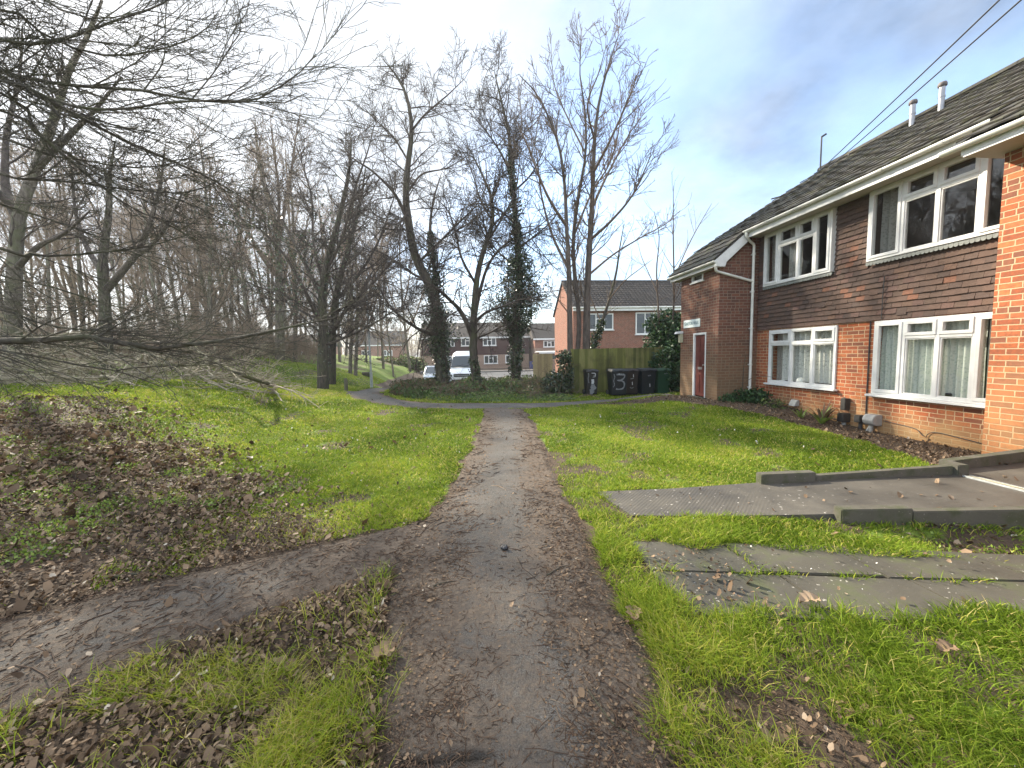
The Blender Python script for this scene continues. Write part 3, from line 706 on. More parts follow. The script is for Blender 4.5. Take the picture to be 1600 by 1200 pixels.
mb.hexa([(11.2, -6, zr-.03), (11.2, 11.7, zr-.03), (15.4, 11.7, 4.45), (15.4, -6, 4.45)], [(11.2, -6, zr), (11.2, 11.7, zr), (15.4, 11.7, 4.48), (15.4, -6, 4.48)])
mb.hexa([(6.27, -6, 4.03), (6.27, 4.57, 4.03), (7.0, 4.57, 4.48), (7.0, -6, 4.48)], [(6.27, -6, 4.056), (6.27, 4.57, 4.056), (7.0, 4.57, 4.506), (7.0, -6, 4.506)])
mb.hexa([(6.15, 9.42, 3.74), (6.15, 11.72, 3.74), (7.0, 11.72, 4.47), (7.0, 9.42, 4.47)], [(6.15, 9.42, 3.762), (6.15, 11.72, 3.762), (7.0, 11.72, 4.494), (7.0, 9.42, 4.494)])
for k in range(39):
    y = -6+k*.454; P = [(11.2+.16*math.cos(t), 0, zr-.03+.13*math.sin(t)) for t in np.linspace(0, math.pi, 8)]
    mb.prism([(p[0], y, p[2]+random.uniform(0, .012)) for p in P], (0, 0, 0), (0, .445, 0))
roof = mb.build('roof', M['rooft'], FL)
for (x, y, zb) in ((10.45, 8.54, 6.52), (10.45, 7.97, 6.54)):
    mb = MB(); mb.tube([(x, y, zb), (x, y, zb+.62)], .052, 14); mb.tube([(x, y, zb+.40), (x, y, zb+.43)], .060, 14)
    fl = mb.build('flue', M['steel'], FL)
    mb = MB(); mb.lathe([(.05, .0), (.078, .02), (.078, .07), (.065, .10), (.02, .115)], (x, y, zb+.615), 14); mb.build('cowl', M['cowl'], fl)
# fascia, soffit, gutters
mb = MB(); mb.box(7.015, 7.035, 4.68, 9.50, 4.30, 4.46); mb.box(6.30, 6.32, -6, 4.53, 3.88, 4.03); mb.box(6.20, 6.22, 9.44, 11.70, 3.60, 3.74)
mb.box(6.30, 6.99, 4.532, 4.555, 3.90, 4.02)
mb.hexa([(6.32, 4.532, 4.021), (7.0, 4.532, 4.30), (7.0, 4.555, 4.30), (6.32, 4.555, 4.021)], [(6.32, 4.532, 4.04), (7.0, 4.532, 4.46), (7.0, 4.555, 4.46), (6.32, 4.555, 4.04)])
# barge board of the entrance block
mb.prism([(6.17, 9.43, 3.60), (6.46, 9.43, 3.60), (6.50, 9.43, 3.72), (7.10, 9.43, 4.26), (7.10, 9.43, 4.52), (6.17, 9.43, 3.745)], (0, 0, 0), (0, .025, 0))
mb.build('fascia', M['upvc'], FL, bevel=.003, seg=1)
mb = MB(); mb.box(7.036, 7.52, 4.45, 9.50, 4.345, 4.365); mb.box(6.321, 6.98, -6, 4.531, 3.885, 3.9); mb.box(6.221, 6.5, 9.46, 11.69, 3.605, 3.62)
mb.build('soffit', M['soffit'], FL)
def gutter(x, y0, y1, z, rad=.056, sag=None):
    m = MB(); ys = np.linspace(y0, y1, 12)
    prof = [(rad*math.cos(t), rad*math.sin(t)) for t in np.linspace(math.pi, 2*math.pi, 9)]
    vs = []; n = len(prof)
    for rr in (1, .9):
        for yy in ys: vs += [(x+a*rr, yy, z+b*rr) for a, b in prof]
    K = len(ys); fs = []
    for l in range(2):
        for i in range(K-1):
            for k in range(n-1): fs.append((l*K*n+i*n+k, l*K*n+i*n+k+1, l*K*n+(i+1)*n+k+1, l*K*n+(i+1)*n+k))
    for i in range(K-1):
        for k in (0, n-1): fs.append((i*n+k, (i+1)*n+k, K*n+(i+1)*n+k, K*n+i*n+k))
    m.add(vs, fs, True)
    for yy in (y0, y1): m.add([(x+a, yy, z+b) for a, b in prof], [tuple(range(n))], False)
    for yy in np.arange(y0+.55, y1-.2, .85):
        m.add([(x+a*1.13, yy+s, z+b*1.13+.001) for s in (-.03, .03) for a, b in prof], [(k, k+1, n+k+1, n+k) for k in range(n-1)])
    return m.build('gutter', M['gutter'], FL)
gutter(6.955, 4.70, 9.42, 4.475); gutter(6.245, -6, 4.72, 4.02); gutter(6.15, 9.36, 11.74, 3.735)
mb = MB()
mb.tube(resample([(6.955, 9.34, 4.42), (6.96, 9.35, 4.34), (7.1, 9.42, 4.24), (7.26, 9.475, 4.16), (7.27, 9.48, 4.05)], 14), .034, 12)
mb.tube([(7.27, 9.48, 4.06), (7.27, 9.48, .12)], .034, 12)
for z in (3.9, 2.95, 2.0, 1.05, .45): mb.tube([(7.27, 9.48, z), (7.27, 9.48, z+.05)], .042, 12); mb.box(7.25, 7.29, 9.48, 9.56, z+.01, z+.04)
mb.tube([(7.27, 9.48, .16), (7.24, 9.42, .06)], .036, 12)
mb.build('downpipe', M['gutter'], FL)
mb = MB(); mb.tube(resample([(6.2, 9.40, 3.70), (6.2, 9.42, 3.58), (6.24, 9.46, 3.50), (6.34, 9.48, 3.47), (6.9, 9.485, 3.33), (7.26, 9.485, 3.24)], 24), .033, 12)
mb.tube([(6.2, 9.40, 3.60), (6.2, 9.40, 3.70)], .042, 12)
mb.build('downpipe', M['gutter'], FL)
mb = MB(); mb.tube([(7.30, 9.545, 2.9), (7.30, 9.545, .3)], .012, 6); mb.build('service_pipe', M['door'], FL)
mb = MB(); mb.tube(resample([(7.15, 4.70, 4.33), (7.2, 4.6, 4.28), (7.42, 4.52, 4.22), (7.43, 4.5, 4.1)], 10), .034, 10); mb.build('downpipe', M['gutter'], FL)
# entrance door
mb = MB(); mb.box(XT-.012, XT+.07, 10.64, 10.70, .15, 1.97); mb.box(XT-.012, XT+.07, 10.08, 10.125, .15, 1.97); mb.box(XT-.012, XT+.07, 10.1251, 10.6399, 1.91, 1.97)
fr = mb.build('door_frame', M['upvc'], FL, bevel=.004, seg=1)
mb = MB(); mb.box(XT+.035, XT+.075, 10.127, 10.638, .17, 1.908); dd = mb.build('door', M['door'], FL)
mb = MB()
for c in range(2):
    for z0, z1 in ((.27, .78), (.86, 1.36), (1.43, 1.82)):
        y0 = 10.175+c*.225; mb.box(XT+.022, XT+.036, y0, y0+.185, z0, z1)
mb.build('door_panel', M['door'], dd, bevel=.012)
mb = MB(); mb.box(XT+.015, XT+.04, 10.29, 10.49, .93, 1.0); mb.build('letter_plate', M['brass'], dd, bevel=.004)
mb = MB(); mb.tube([(XT+.034, 10.19, 1.06), (XT-.02, 10.19, 1.06)], .022, 10); mb.build('handle', M['brass'], dd)
mb = MB(); mb.box(XT-.12, XT+.12, 9.98, 10.8, .06, .15); mb.build('doorstep', M['kerb'], FL, bevel=.01)
mb = MB(); a, b, c, d = 10.27, 10.82, 3.42, 3.68
mb.box(XT-.02, XT+.05, a, b, c, c+.045); mb.box(XT-.02, XT+.05, a, b, d-.045, d); mb.box(XT-.02, XT+.05, a, a+.045, c+.045, d-.045); mb.box(XT-.02, XT+.05, b-.045, b, c+.045, d-.045)
w = mb.build('window', M['upvc'], FL, bevel=.004, seg=1)
mb = MB(); mb.box(XT-.05, XT+.01, a-.05, b+.05, c-.035, c-.002); mb.build('sill', M['upvc'], w)
mb = MB(); mb.add([(XT+.02, a+.03, c+.03), (XT+.02, b-.03, c+.03), (XT+.02, b-.03, d-.03), (XT+.02, a+.03, d-.03)], [(0, 1, 2, 3)]); mb.build('pane', M['glass'], w)
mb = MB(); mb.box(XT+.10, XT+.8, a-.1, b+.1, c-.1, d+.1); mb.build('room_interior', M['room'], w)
# wall fittings
mb = MB(); mb.hexa([(7.36, 8.15, .14), (7.36, 8.33, .14), (7.499, 8.33, .14), (7.499, 8.15, .14)], [(7.44, 8.15, .28), (7.44, 8.33, .28), (7.499, 8.33, .28), (7.499, 8.15, .28)])
mb.build('vent_hood', M['meter'], FL, bevel=.006)
mb = MB(); mb.box(7.38, 7.499, 6.94, 7.05, .22, .46); mb.box(7.33, 7.499, 6.92, 7.06, -.02, .16); mb.build('meter_box', M['meterdark'], FL, bevel=.01)
mb = MB(); mb.tube([(7.42, 6.99, -.1), (7.42, 6.99, .0)], .04, 8); mb.build('service_pipe', M['meter'], FL)
mb = MB(); mb.box(7.34, 7.499, 6.60, 6.72, .03, .17); mb.tube([(7.43, 6.66, -.25), (7.43, 6.66, .05)], .035, 8); mb.build('meter_box', M['meterdark'], FL, bevel=.01)
mb = MB(); P = [(7.30+.09*(1-math.cos(t)), 0, .11+.10*math.sin(t)) for t in np.linspace(-1.57, 1.57, 8)]
mb.prism([(7.499, 6.32, .02), (7.36, 6.32, .02), (7.31, 6.32, .06), (7.29, 6.32, .12), (7.31, 6.32, .18), (7.36, 6.32, .22), (7.499, 6.32, .22)], (0, 0, 0), (0, .2, 0))
gm = mb.build('meter_box', M['meter'], FL, bevel=.008); gm['label'] = 'rounded pale grey meter cover'
mb = MB(); mb.tube([(7.40, 6.45, -.25), (7.40, 6.42, .03)], .03, 8); mb.tube([(7.37, 6.55, -.25), (7.40, 6.44, .02)], .022, 8); mb.build('service_pipe', M['meter'], FL)
mb = MB(); mb.tube([(7.487, 6.62, .12), (7.487, 6.625, 1.96)], .011, 6); mb.tube([(7.45, 6.40, 1.99), (7.44, 6.39, 2.4), (7.44, 6.38, 2.75)], .008, 6); mb.build('cable', M['darkmetal'], FL)
mb = MB()
mb.tube(resample([(7.49, 7.28, .58), (7.49, 7.2, .52), (7.49, 7.1, .47), (7.49, 7.05, .46), (7.49, 7.04, .3)], 14), .005, 5)
mb.tube(resample([(7.49, 6.3, .12), (7.49, 5.9, .09), (7.49, 5.75, .06), (7.48, 5.66, -.02), (7.48, 5.60, -.03), (7.48, 5.58, .03), (7.49, 5.45, .07), (7.49, 5.0, .03), (7.49, 4.5, -.02)], 40), .006, 5)
mb.tube(resample([(7.49, 8.6, .06), (7.49, 8.1, .02), (7.49, 7.5, -.01), (7.49, 7.05, .0)], 16), .007, 5)
mb.build('cable', M['darkmetal'], FL)
# security light on the corner of the entrance block
sl_ = thing('wall_light', 'small cream plastic wall light on the far corner of the entrance block', 'lamp', (6.36, 11.3, 1.85))
mb = MB(); mb.box(6.30, 6.399, 11.25, 11.37, 1.72, 1.98); mb.build('housing', M['cream'], sl_, bevel=.012)
mb = MB(); mb.hexa([(6.16, 11.24, 1.98), (6.399, 11.24, 1.99), (6.399, 11.38, 1.99), (6.16, 11.38, 1.98)], [(6.20, 11.25, 2.05), (6.399, 11.25, 2.07), (6.399, 11.37, 2.07), (6.20, 11.37, 2.05)]); mb.build('hood', M['upvc'], sl_, bevel=.01)
# street sign with its lettering
sg = thing('street_sign', 'white street name plate with worn grey lettering above the brown door', 'sign', (6.39, 10.8, 2.25))
mb = MB(); mb.box(6.378, 6.398, 10.37, 11.21, 2.145, 2.375); mb.build('plate', M['sign'], sg, bevel=.004)
def text_obj(name, s, size, loc, rot, mat, parent, ext=.002, sx=1.0):
    cu = bpy.data.curves.new(name, 'FONT'); cu.body = s; cu.size = size; cu.extrude = ext; cu.align_x = 'CENTER'; cu.align_y = 'CENTER'; cu.offset = size*.012
    to = bpy.data.objects.new(name, cu); COL.objects.link(to)
    bpy.context.view_layer.update()
    me = bpy.data.meshes.new_from_object(to.evaluated_get(bpy.context.evaluated_depsgraph_get()))
    bpy.data.objects.remove(to)
    me.transform(Matrix.Translation(Vector(loc)) @ rot @ Matrix.Diagonal((sx, 1, 1, 1)))
    me.materials.clear(); me.materials.append(mat); me.name = name
    return link(name, me, parent)
ROT_MX = Matrix(((0, 0, -1, 0), (-1, 0, 0, 0), (0, 1, 0, 0), (0, 0, 0, 1)))
text_obj('lettering', 'GRAFTON WALK', .135, (6.376, 10.79, 2.262), ROT_MX, M['signink'], sg, sx=.70)
# curtains and sill ornaments
def curtain(y0, y1, z0, z1, X, label, mat, amp=.022, wl=.09, group=None, cat='curtain'):
    n = int((y1-y0)/.008); ys = np.linspace(y0, y1, n); zs = np.linspace(z0, z1, 8)
    ph = np.cumsum(rng.uniform(.5, 1.5, n))*2*math.pi*.008/wl
    V = []; 
    for z in zs: V.append(np.stack([X+amp*np.sin(ph+.5*np.sin(z*2))*(1+.3*np.sin(ys*7)), ys+.004*np.sin(z*5+ys*9), np.full(n, z)], 1))
    V = np.vstack(V); ii = np.arange(n*8).reshape(8, n); q = np.stack([ii[:-1, :-1], ii[:-1, 1:], ii[1:, 1:], ii[1:, :-1]], -1).reshape(-1, 4)
    o = np_mesh('curtain', V, [q], M[mat], smooth=True); return setp(o, label, cat, group)
curtain(6.06, 6.49, .64, 1.9, 7.62, 'pale green net curtain panel in the left-hand pane beside the black cable', 'curtain')
curtain(5.53, 6.05, .63, 1.92, 7.62, 'pale green net curtain behind the second pane from the left of the near ground-floor window', 'curtain')
curtain(5.03, 5.52, .63, 1.92, 7.62, 'pale green net curtain behind the third pane, above the small black ornament', 'curtain')
curtain(4.56, 5.0, .63, 1.9, 7.62, 'pale green net curtain cut off by the orange brick wing', 'curtain')
curtain(7.32, 8.9, .70, 1.90, 7.66, 'thin lace curtain with scalloped hem in the three-column ground-floor window', 'lace', .03, .13)
curtain(8.9, 9.08, .66, 1.90, 7.7, 'plain pale drape at the left edge of the three-column ground-floor window', 'drape', .015, .1)
curtain(8.34, 8.7, 3.1, 4.3, 7.58, 'pale curtain in the second pane of the upper window above the lace curtain', 'drape', .02, .12)
curtain(8.95, 9.25, 3.1, 4.3, 7.60, 'grey curtain in the leftmost pane of the upper window nearer the entrance', 'drape', .02, .12)
curtain(7.46, 7.56, 3.1, 4.3, 7.56, 'narrow pale curtain edge at the right of the upper window nearer the entrance', 'drape', .012, .06)
curtain(6.36, 6.6, 3.1, 4.3, 7.60, 'grey drape at the left of the upper window next to the wing', 'drape', .02, .12)
mb = MB(); mb.lathe([(.05, 0), (.085, .03), (.09, .09), (.07, .14), (.02, .165)], (7.605, 8.26, .632), 16)
setp(mb.build('vase', M['pot'], local=False), 'white rounded vase on the sill behind the middle pane of the lace-curtained window', 'vase')
mb = MB(); mb.lathe([(.03, 0), (.075, .02), (.08, .05), (.05, .07)], (7.60, 8.80, .632), 16)
setp(mb.build('bowl', M['pot']), 'low white bowl on the sill behind the left pane of the lace-curtained window', 'bowl')
orn = thing('ornament', 'small black-topped ornament on a white stem on the sill by the green net curtain', 'ornament', (7.585, 5.42, .61))
mb = MB(); mb.lathe([(.035, 0), (.035, .012), (.012, .02), (.012, .05)], (7.585, 5.42, .612), 12); mb.build('stem', M['pot'], orn)
mb = MB(); mb.box(7.56, 7.61, 5.385, 5.455, .662, .72); mb.build('top', M['trim'], orn, bevel=.008)
# aerials and wires
ta = thing('tv_aerial', 'dark upright aerial pole with a short hooked top on the roof ridge', 'aerial', (10.9, 11.4, 6.8))
mb = MB(); mb.tube([(10.9, 11.43, 6.7), (10.9, 11.43, 8.0)], .022, 8); mb.build('pole', M['darkmetal'], ta)
mb = MB(); mb.tube([(10.9, 11.43, 7.98), (10.98, 11.35, 8.03)], .03, 8); mb.build('head', M['darkmetal'], ta)
tb = thing('tv_aerial', 'long slanting dark aerial rod sticking out past the far roof edge', 'aerial', (9.9, 11.72, 6.2))
mb = MB(); A_, B_ = onY(1205, 311, 12.4), onY(1252, 298, 11.9); mb.tube([A_, B_], .022, 8); mb.tube([B_, onY(1262, 300, 11.6)], .018, 6); mb.build('rod', M['darkmetal'], tb)
mb = MB(); mb.tube([onY(1322, 262, 10.6), onY(1326, 240, 10.6)], .012, 6); setp(mb.build('tv_aerial', M['darkmetal']), 'thin short spike aerial standing on the ridge right of the tall pole', 'aerial')
for lab, a, b in (('lower black overhead cable running from the roof ridge out over the lawn', onY(1283, 272, 11.3), onY(1583, 0, 4.5)), ('upper black overhead cable running from the far roof edge out over the lawn', onY(1246, 299, 11.8), onY(1550, 0, 4.5))):
    c = a+(b-a)*2.2
    P = np.array([a+(c-a)*t-np.array([0, 0, .35*4*t*(1-t)*.25]) for t in np.linspace(0, 1, 24)])
    mb = MB(); mb.tube(P, .011, 6); setp(mb.build('overhead_cable', M['darkmetal']), lab, 'cable', 'overhead cables')
# ------------------------------------------------------------------ fence, bins
def hz(x, y): return float(H(x, y))
FY = 14.0
fz = thing('wooden_fence', 'green algae-stained closeboard wooden fence behind the wheelie bins', 'fence', (5.3, FY, -.1))
mb = MB()
for k in range(33):
    x0 = 3.70+k*.104; t = random.uniform(-.006, .006); zt = 1.60+random.uniform(-.008, .008)+.012*(k/33)
    mb.hexa([(x0, FY-.012+t, -.2), (x0+.108, FY-.004+t, -.2), (x0+.108, FY+.008+t, -.2), (x0, FY+.008+t, -.2)], [(x0, FY-.02+t, zt), (x0+.108, FY-.006+t, zt), (x0+.108, FY+.008+t, zt), (x0, FY+.008+t, zt)])
mb.build('boards', M['fence'], fz)
mb = MB()
for z in (.15, .8, 1.4): mb = MB(); mb.box(3.7, 7.1, FY+.01, FY+.06, z, z+.08); mb.build('rail', M['fence'], fz)
for x in (3.66, 5.4, 7.14):
    mb = MB(); mb.box(x-.05, x+.05, FY+.012, FY+.11, -.3, 1.62); mb.build('post', M['fence'], fz, bevel=.006)
pf = thing('wooden_fence', 'pale tan wooden fence panel far behind the ivy tree, beside the red brick house', 'fence', (3.5, 20, -.3))
mb = MB()
for k in range(9):
    x0 = 3.1+k*.115; mb.box(x0, x0+.108, 20-.01*(k % 2), 20.02, -1.0, 1.42+random.uniform(-.03, .03))
mb.build('boards', M['fence_tan'], pf)
for z in (.9, 0): mb = MB(); mb.box(3.05, 4.2, 20.022, 20.06, z, z+.1); mb.build('rail', M['fence_tan'], pf)
def bin_(x, y, label, mat, w=.50, d=.56, h=.93, marks=(), rz=0, strokes=()):
    z = hz(x, y)+.02
    t = thing('wheelie_bin', label, 'wheelie bin', (x, y, z), 'wheelie bins by the fence', rz)
    mb = MB(); b = .40
    mb.hexa([(-w*b, -d*.34, .045), (w*b, -d*.34, .045), (w*b, d*.36, .045), (-w*b, d*.36, .045)], [(-w*.47, -d*.47, h*.9), (w*.47, -d*.47, h*.9), (w*.47, d*.47, h*.9), (-w*.47, d*.47, h*.9)])
    mb.box(-w*.5, w*.5, -d*.5, d*.5, h*.875, h*.915)
    mb.build('body', M[mat], t, bevel=.015, local=True)
    mb = MB(); mb.hexa([(-w*.53, -d*.56, h*.916), (w*.53, -d*.56, h*.916), (w*.53, d*.5, h*.916), (-w*.53, d*.5, h*.916)], [(-w*.45, -d*.47, h*.985), (w*.45, -d*.47, h*.985), (w*.45, d*.45, h*1.0), (-w*.45, d*.45, h*1.0)])
    mb.box(-w*.12, w*.12, -d*.585, -d*.55, h*.92, h*.95)
    ld = mb.build('lid', M[mat], t, bevel=.014, local=True)
    mb = MB(); mb.tube([(-w*.42, d*.60, h*.93), (w*.42, d*.60, h*.93)], .014, 8)
    for s in (-.4, 0, .4): mb.box(w*s-.02, w*s+.02, d*.48, d*.60, h*.90, h*.935)
    mb.build('handle', M[mat], t, local=True)
    for s in (-1, 1):
        mb = MB(); mb.tube([(s*w*.46-.022, d*.40, .10), (s*w*.46+.022, d*.40, .10)], .10, 16); mb.build('wheel', M['rubber'], t, local=True)
    fy = lambda zz: -d*(.34+.13*(zz-.045)/(h*.9-.045))-.004
    for s, size, zc, xc, m in marks:
        text = text_obj('painted_number', s, size, (xc, fy(zc), zc), Matrix(((1, 0, 0, 0), (0, .1, -1, 0), (0, 1, .1, 0), (0, 0, 0, 1))), M[m], None, .003, .8)
        text.parent = t
    for pts, r, m in strokes:
        mb = MB(); P = resample(np.array([(a, fy(c), c) for a, c in pts]), 24)
        side = np.gradient(P, axis=0); side /= np.linalg.norm(side, axis=1)[:, None]
        nrm = np.stack([-side[:, 2], side[:, 1]*0, side[:, 0]], 1)
        wv = r*(1+.25*np.sin(np.arange(24)*1.7))[:, None]
        A = P+nrm*wv; B = P-nrm*wv; A[:, 1] -= .002; B[:, 1] -= .002
        mb.add(np.vstack([A, B]), [(i, i+1, 25+i, 24+i) for i in range(23)])
        mb.build('painted_mark', M[m], t, local=True)
    return t
bin_(4.13, 13.32, 'narrow black wheelie bin with a white paint smear, standing apart at the left', 'blackbin', .44, .5, .93, [('2', .2, .70, .03, 'greypaint')],
     strokes=[([(.0, .58), (.01, .50), (.0, .42)], .045, 'paint'), ([(-.05, .36), (.02, .33), (.06, .28), (.0, .22), (-.03, .14), (.03, .08)], .07, 'greypaint'), ([(-.15, .8), (-.14, .7), (-.16, .6), (-.13, .45)], .012, 'greypaint'), ([(-.04, .8), (.09, .78), (.08, .66)], .014, 'paint')])
bin_(4.99, 13.02, 'broad dark wheelie bin with a big pale grey painted 13', 'bluebin', .60, .6, .95, [],
     strokes=[([(-.13, .76), (.0, .775), (.14, .76), (.165, .70), (.12, .62), (.0, .555), (-.10, .56), (.05, .55), (.15, .48), (.16, .36), (.10, .27), (-.04, .25), (-.13, .265)], .024, 'greypaint'), ([(-.22, .78), (-.19, .68), (-.22, .55), (-.19, .42), (-.23, .33)], .016, 'greypaint'), ([(-.05, .775), (.13, .76)], .026, 'paint')])
bin_(5.52, 13.22, 'brown-black wheelie bin with two white painted 1s, between two darker bins', 'brownbin', .48, .55, .95, [('1', .2, .72, .04, 'paint'), ('1', .24, .46, .01, 'paint')],
     strokes=[([(-.06, .60), (.05, .62)], .014, 'greypaint'), ([(-.07, .30), (0, .27), (.06, .30)], .012, 'greypaint')])
bin_(6.05, 13.05, 'blue-black wheelie bin with one white painted 1 low on its front', 'bluebin', .54, .58, .95, [('1', .24, .38, .04, 'paint')], strokes=[([(-.05, .715), (-.01, .69), (.03, .72), (.06, .69)], .012, 'greypaint')])
bin_(6.62, 13.05, 'green wheelie bin at the right-hand end of the row', 'greenbin', .50, .55, .93, [], strokes=[([(-.02, .76), (.02, .74), (.06, .765), (.10, .745)], .012, 'greypaint')])
mb = MB(); mb.tube(resample([(6.92, 12.85, hz(6.9, 12.8)+.01), (6.86, 13.1, .35), (6.74, 13.5, 1.0)], 8), .014, 6)
setp(mb.build('stick', M['twig_pale']), 'pale stick leaning on the right side of the green wheelie bin', 'stick')
# ------------------------------------------------------------------ houses behind
def simple_window(parent, x0, x1, z0, z1, y, n=3, frame=.09, mat='glass'):
    mb = MB(); mb.box(x0, x1, y-.06, y+.05, z0, z0+frame); mb.box(x0, x1, y-.06, y+.05, z1-frame, z1)
    w = (x1-x0-frame)/n
    for i in range(n+1): mb.box(x0+i*w, x0+i*w+frame, y-.06, y+.05, z0+frame, z1-frame)
    if n >= 3: 
        zt = z0+(z1-z0)*.66; mb.box(x0+w+frame, x0+2*w, y-.06, y+.05, zt-frame/2, zt+frame/2)
    f = mb.build('window', M['upvc'], parent)
    mb = MB(); mb.add([(x0+.03, y-.02, z0+.03), (x1-.03, y-.02, z0+.03), (x1-.03, y-.02, z1-.03), (x0+.03, y-.02, z1-.03)], [(0, 1, 2, 3)])
    mb.build('pane', M['carglass'], f)
    mb = MB(); mb.box(x0-.08, x1+.08, y-.12, y-.061, z0-.06, z0); mb.build('sill', M['upvc'], f)
HR = thing('brick_house', 'red brick house with brown tiled roof rising behind the green fence', 'house', (13, 32, -.6))
mb = MB()
x0, x1, ya, yb, ze = 7.9, 20.5, 30.0, 37.0, 4.95
zr_ = 7.55
mb.add([(x0, ya, -1.5), (x1, ya, -1.5), (x1, ya, ze), (x0, ya, ze)], [(0, 1, 2, 3)])
mb.add([(x0, ya, -1.5), (x0, yb, -1.5), (x0, yb, ze), (x0, (ya+yb)/2, zr_), (x0, ya, ze)], [(0, 1, 2, 3, 4)])
mb.add([(x1, ya, -1.5), (x1, yb, -1.5), (x1, yb, ze), (x1, (ya+yb)/2, zr_), (x1, ya, ze)], [(0, 1, 2, 3, 4)])
mb.add([(x0, yb, -1.5), (x1, yb, -1.5), (x1, yb, ze), (x0, yb, ze)], [(0, 1, 2, 3)])
mb.build('wall', M['brick_house'], HR)
mb = MB(); upv = np.array([0, (yb-ya)/2+.35, zr_-ze+.1]); L_ = np.linalg.norm(upv); upv = upv/L_
roof_slope(mb, (x0-.12, ya-.35, ze-.02), (1, 0, 0), upv, 13, L_/13, 43, .298, th=.05, arch=.035, jit=.006)
mb.hexa([(x0-.12, ya-.35, ze-.06), (x1+.1, ya-.35, ze-.06), (x1+.1, (ya+yb)/2, zr_), (x0-.12, (ya+yb)/2, zr_)], [(x0-.12, ya-.35, ze-.03), (x1+.1, ya-.35, ze-.03), (x1+.1, (ya+yb)/2, zr_+.06), (x0-.12, (ya+yb)/2, zr_+.06)])
mb.hexa([(x0-.12, yb+.35, ze-.06), (x1+.1, yb+.35, ze-.06), (x1+.1, (ya+yb)/2+.002, zr_), (x0-.12, (ya+yb)/2+.002, zr_)], [(x0-.12, yb+.35, ze), (x1+.1, yb+.35, ze), (x1+.1, (ya+yb)/2+.002, zr_+.06), (x0-.12, (ya+yb)/2+.002, zr_+.06)])
for k in range(28): mb.tube([(x0-.1+k*.45, (ya+yb)/2, zr_+.08), (x0+.33+k*.45, (ya+yb)/2, zr_+.09)], .12, 8)
mb.build('roof', M['roofh'], HR)
mb = MB(); mb.box(x0-.12, x1, ya-.37, ya-.352, ze-.28, ze-.03); mb.build('fascia', M['upvc'], HR)
mb = MB(); mb.tube([(x0-.14, ya-.43, ze-.03), (x1, ya-.43, ze-.03)], .06, 8); mb.build('gutter', M['gutter'], HR)
simple_window(HR, 9.0, 11.15, 3.2, 4.5, ya); simple_window(HR, 13.0, 15.3, 2.8, 4.55, ya); simple_window(HR, 16.6, 18.7, 3.2, 4.5, ya)
def block(name, label, x0, x1, y0, y1, zb, zm, ze, zr, low, upm, roofm, wins, loc=None, gable_x=False):
    h = thing(name, label, 'house', ((x0+x1)/2, y0, zb))
    mb = MB(); mb.box(x0, x1, y0, y1, zb-1, zm); mb.build('wall', M[low], h)
    if zm < ze:
        mb = MB(); mb.box(x0-.02, x1+.02, y0-.05, y1+.05, zm+.002, ze); mb.build('tile_hanging', M[upm], h)
    mb = MB(); m = (y0+y1)/2; mx = (x0+x1)/2
    if gable_x:
        mb.prism([(x0-.3, y0-.3, ze), (mx, y0-.3, zr), (x1+.3, y0-.3, ze)], (0, .3, 0), (0, y1-y0+.6, 0))
        g = MB(); g.add([(x0, y0-.002, ze), (x1, y0-.002, ze), (mx, y0-.002, zr-.15)], [(0, 1, 2)]); g.build('gable', M[low], h)
    else: mb.prism([(x0-.3, y0-.4, ze), (x0-.3, m, zr), (x0-.3, y1+.4, ze)], (0, 0, 0), (x1-x0+.6, 0, 0))
    mb.build('roof', M[roofm], h)
    mb = MB(); mb.box(x0-.3, x1+.3, y0-.44, y0-.402, ze-.2, ze+.03) if not gable_x else mb.box(x0-.3, x0-.25, y0, y1, ze-.2, ze); mb.build('fascia', M['upvc'], h)
    for a, b, c, d in wins: simple_window(h, a, b, c, d, y0-.06, frame=.13)
    return h
block('terrace_house', 'far terrace with maroon tile-hung upper storey above buff brick, behind the white van', -8, 8.8, 61, 69, -.85, 1.35, 4.1, 6.7, 'brick_far', 'tile_far', 'roofh',
      [(-4.6, -2.9, 2.75, 4.0), (-1.9, .1, 2.75, 4.0), (1.5, 3.6, 2.75, 4.0), (-4.6, -2.8, -.1, 1.25), (1.6, 3.8, -.1, 1.25), (5.0, 7.2, 0, 1.25)])
block('brick_house', 'small far brick house seen between the ivy tree and the tan fence', 9.3, 16, 58, 65, -.85, 2.2, 3.6, 6.2, 'brick_far', 'brick_house', 'roofh', [(10.6, 12.4, 2.3, 3.3)])
block('garage', 'low far garage with a white fascia behind the tan wooden fence', 8.9, 12.5, 50.5, 54, -.85, 1.55, 1.55, 1.7, 'brick_far', 'brick_far', 'upvc', [])
block('brick_house', 'far orange brick house glimpsed through the trees left of the silver car', -27.5, -17, 93, 101, -.5, 4.0, 4.0, 7.5, 'brick_house', 'brick_house', 'roofh', [(-26, -24, 1.5, 2.8), (-21, -19, 1.5, 2.8)])
block('brick_house', 'far pinkish brick house half hidden behind the wood on the grassy rise', -50, -34, 96, 104, -.5, 4.0, 4.0, 7.0, 'brick_pink', 'brick_pink', 'roofh', [(-47, -45, 1.5, 2.8), (-42, -40, 1.5, 2.8)])
mb = MB(); mb.box(8.2, 8.75, 56, 56.6, -.85, .25); setp(mb.build('blue_bin', simple('bin_blue_plastic', (.02, .04, .16), .5), bevel=.03), 'small dark blue bin in front of the far small brick house', 'bin')
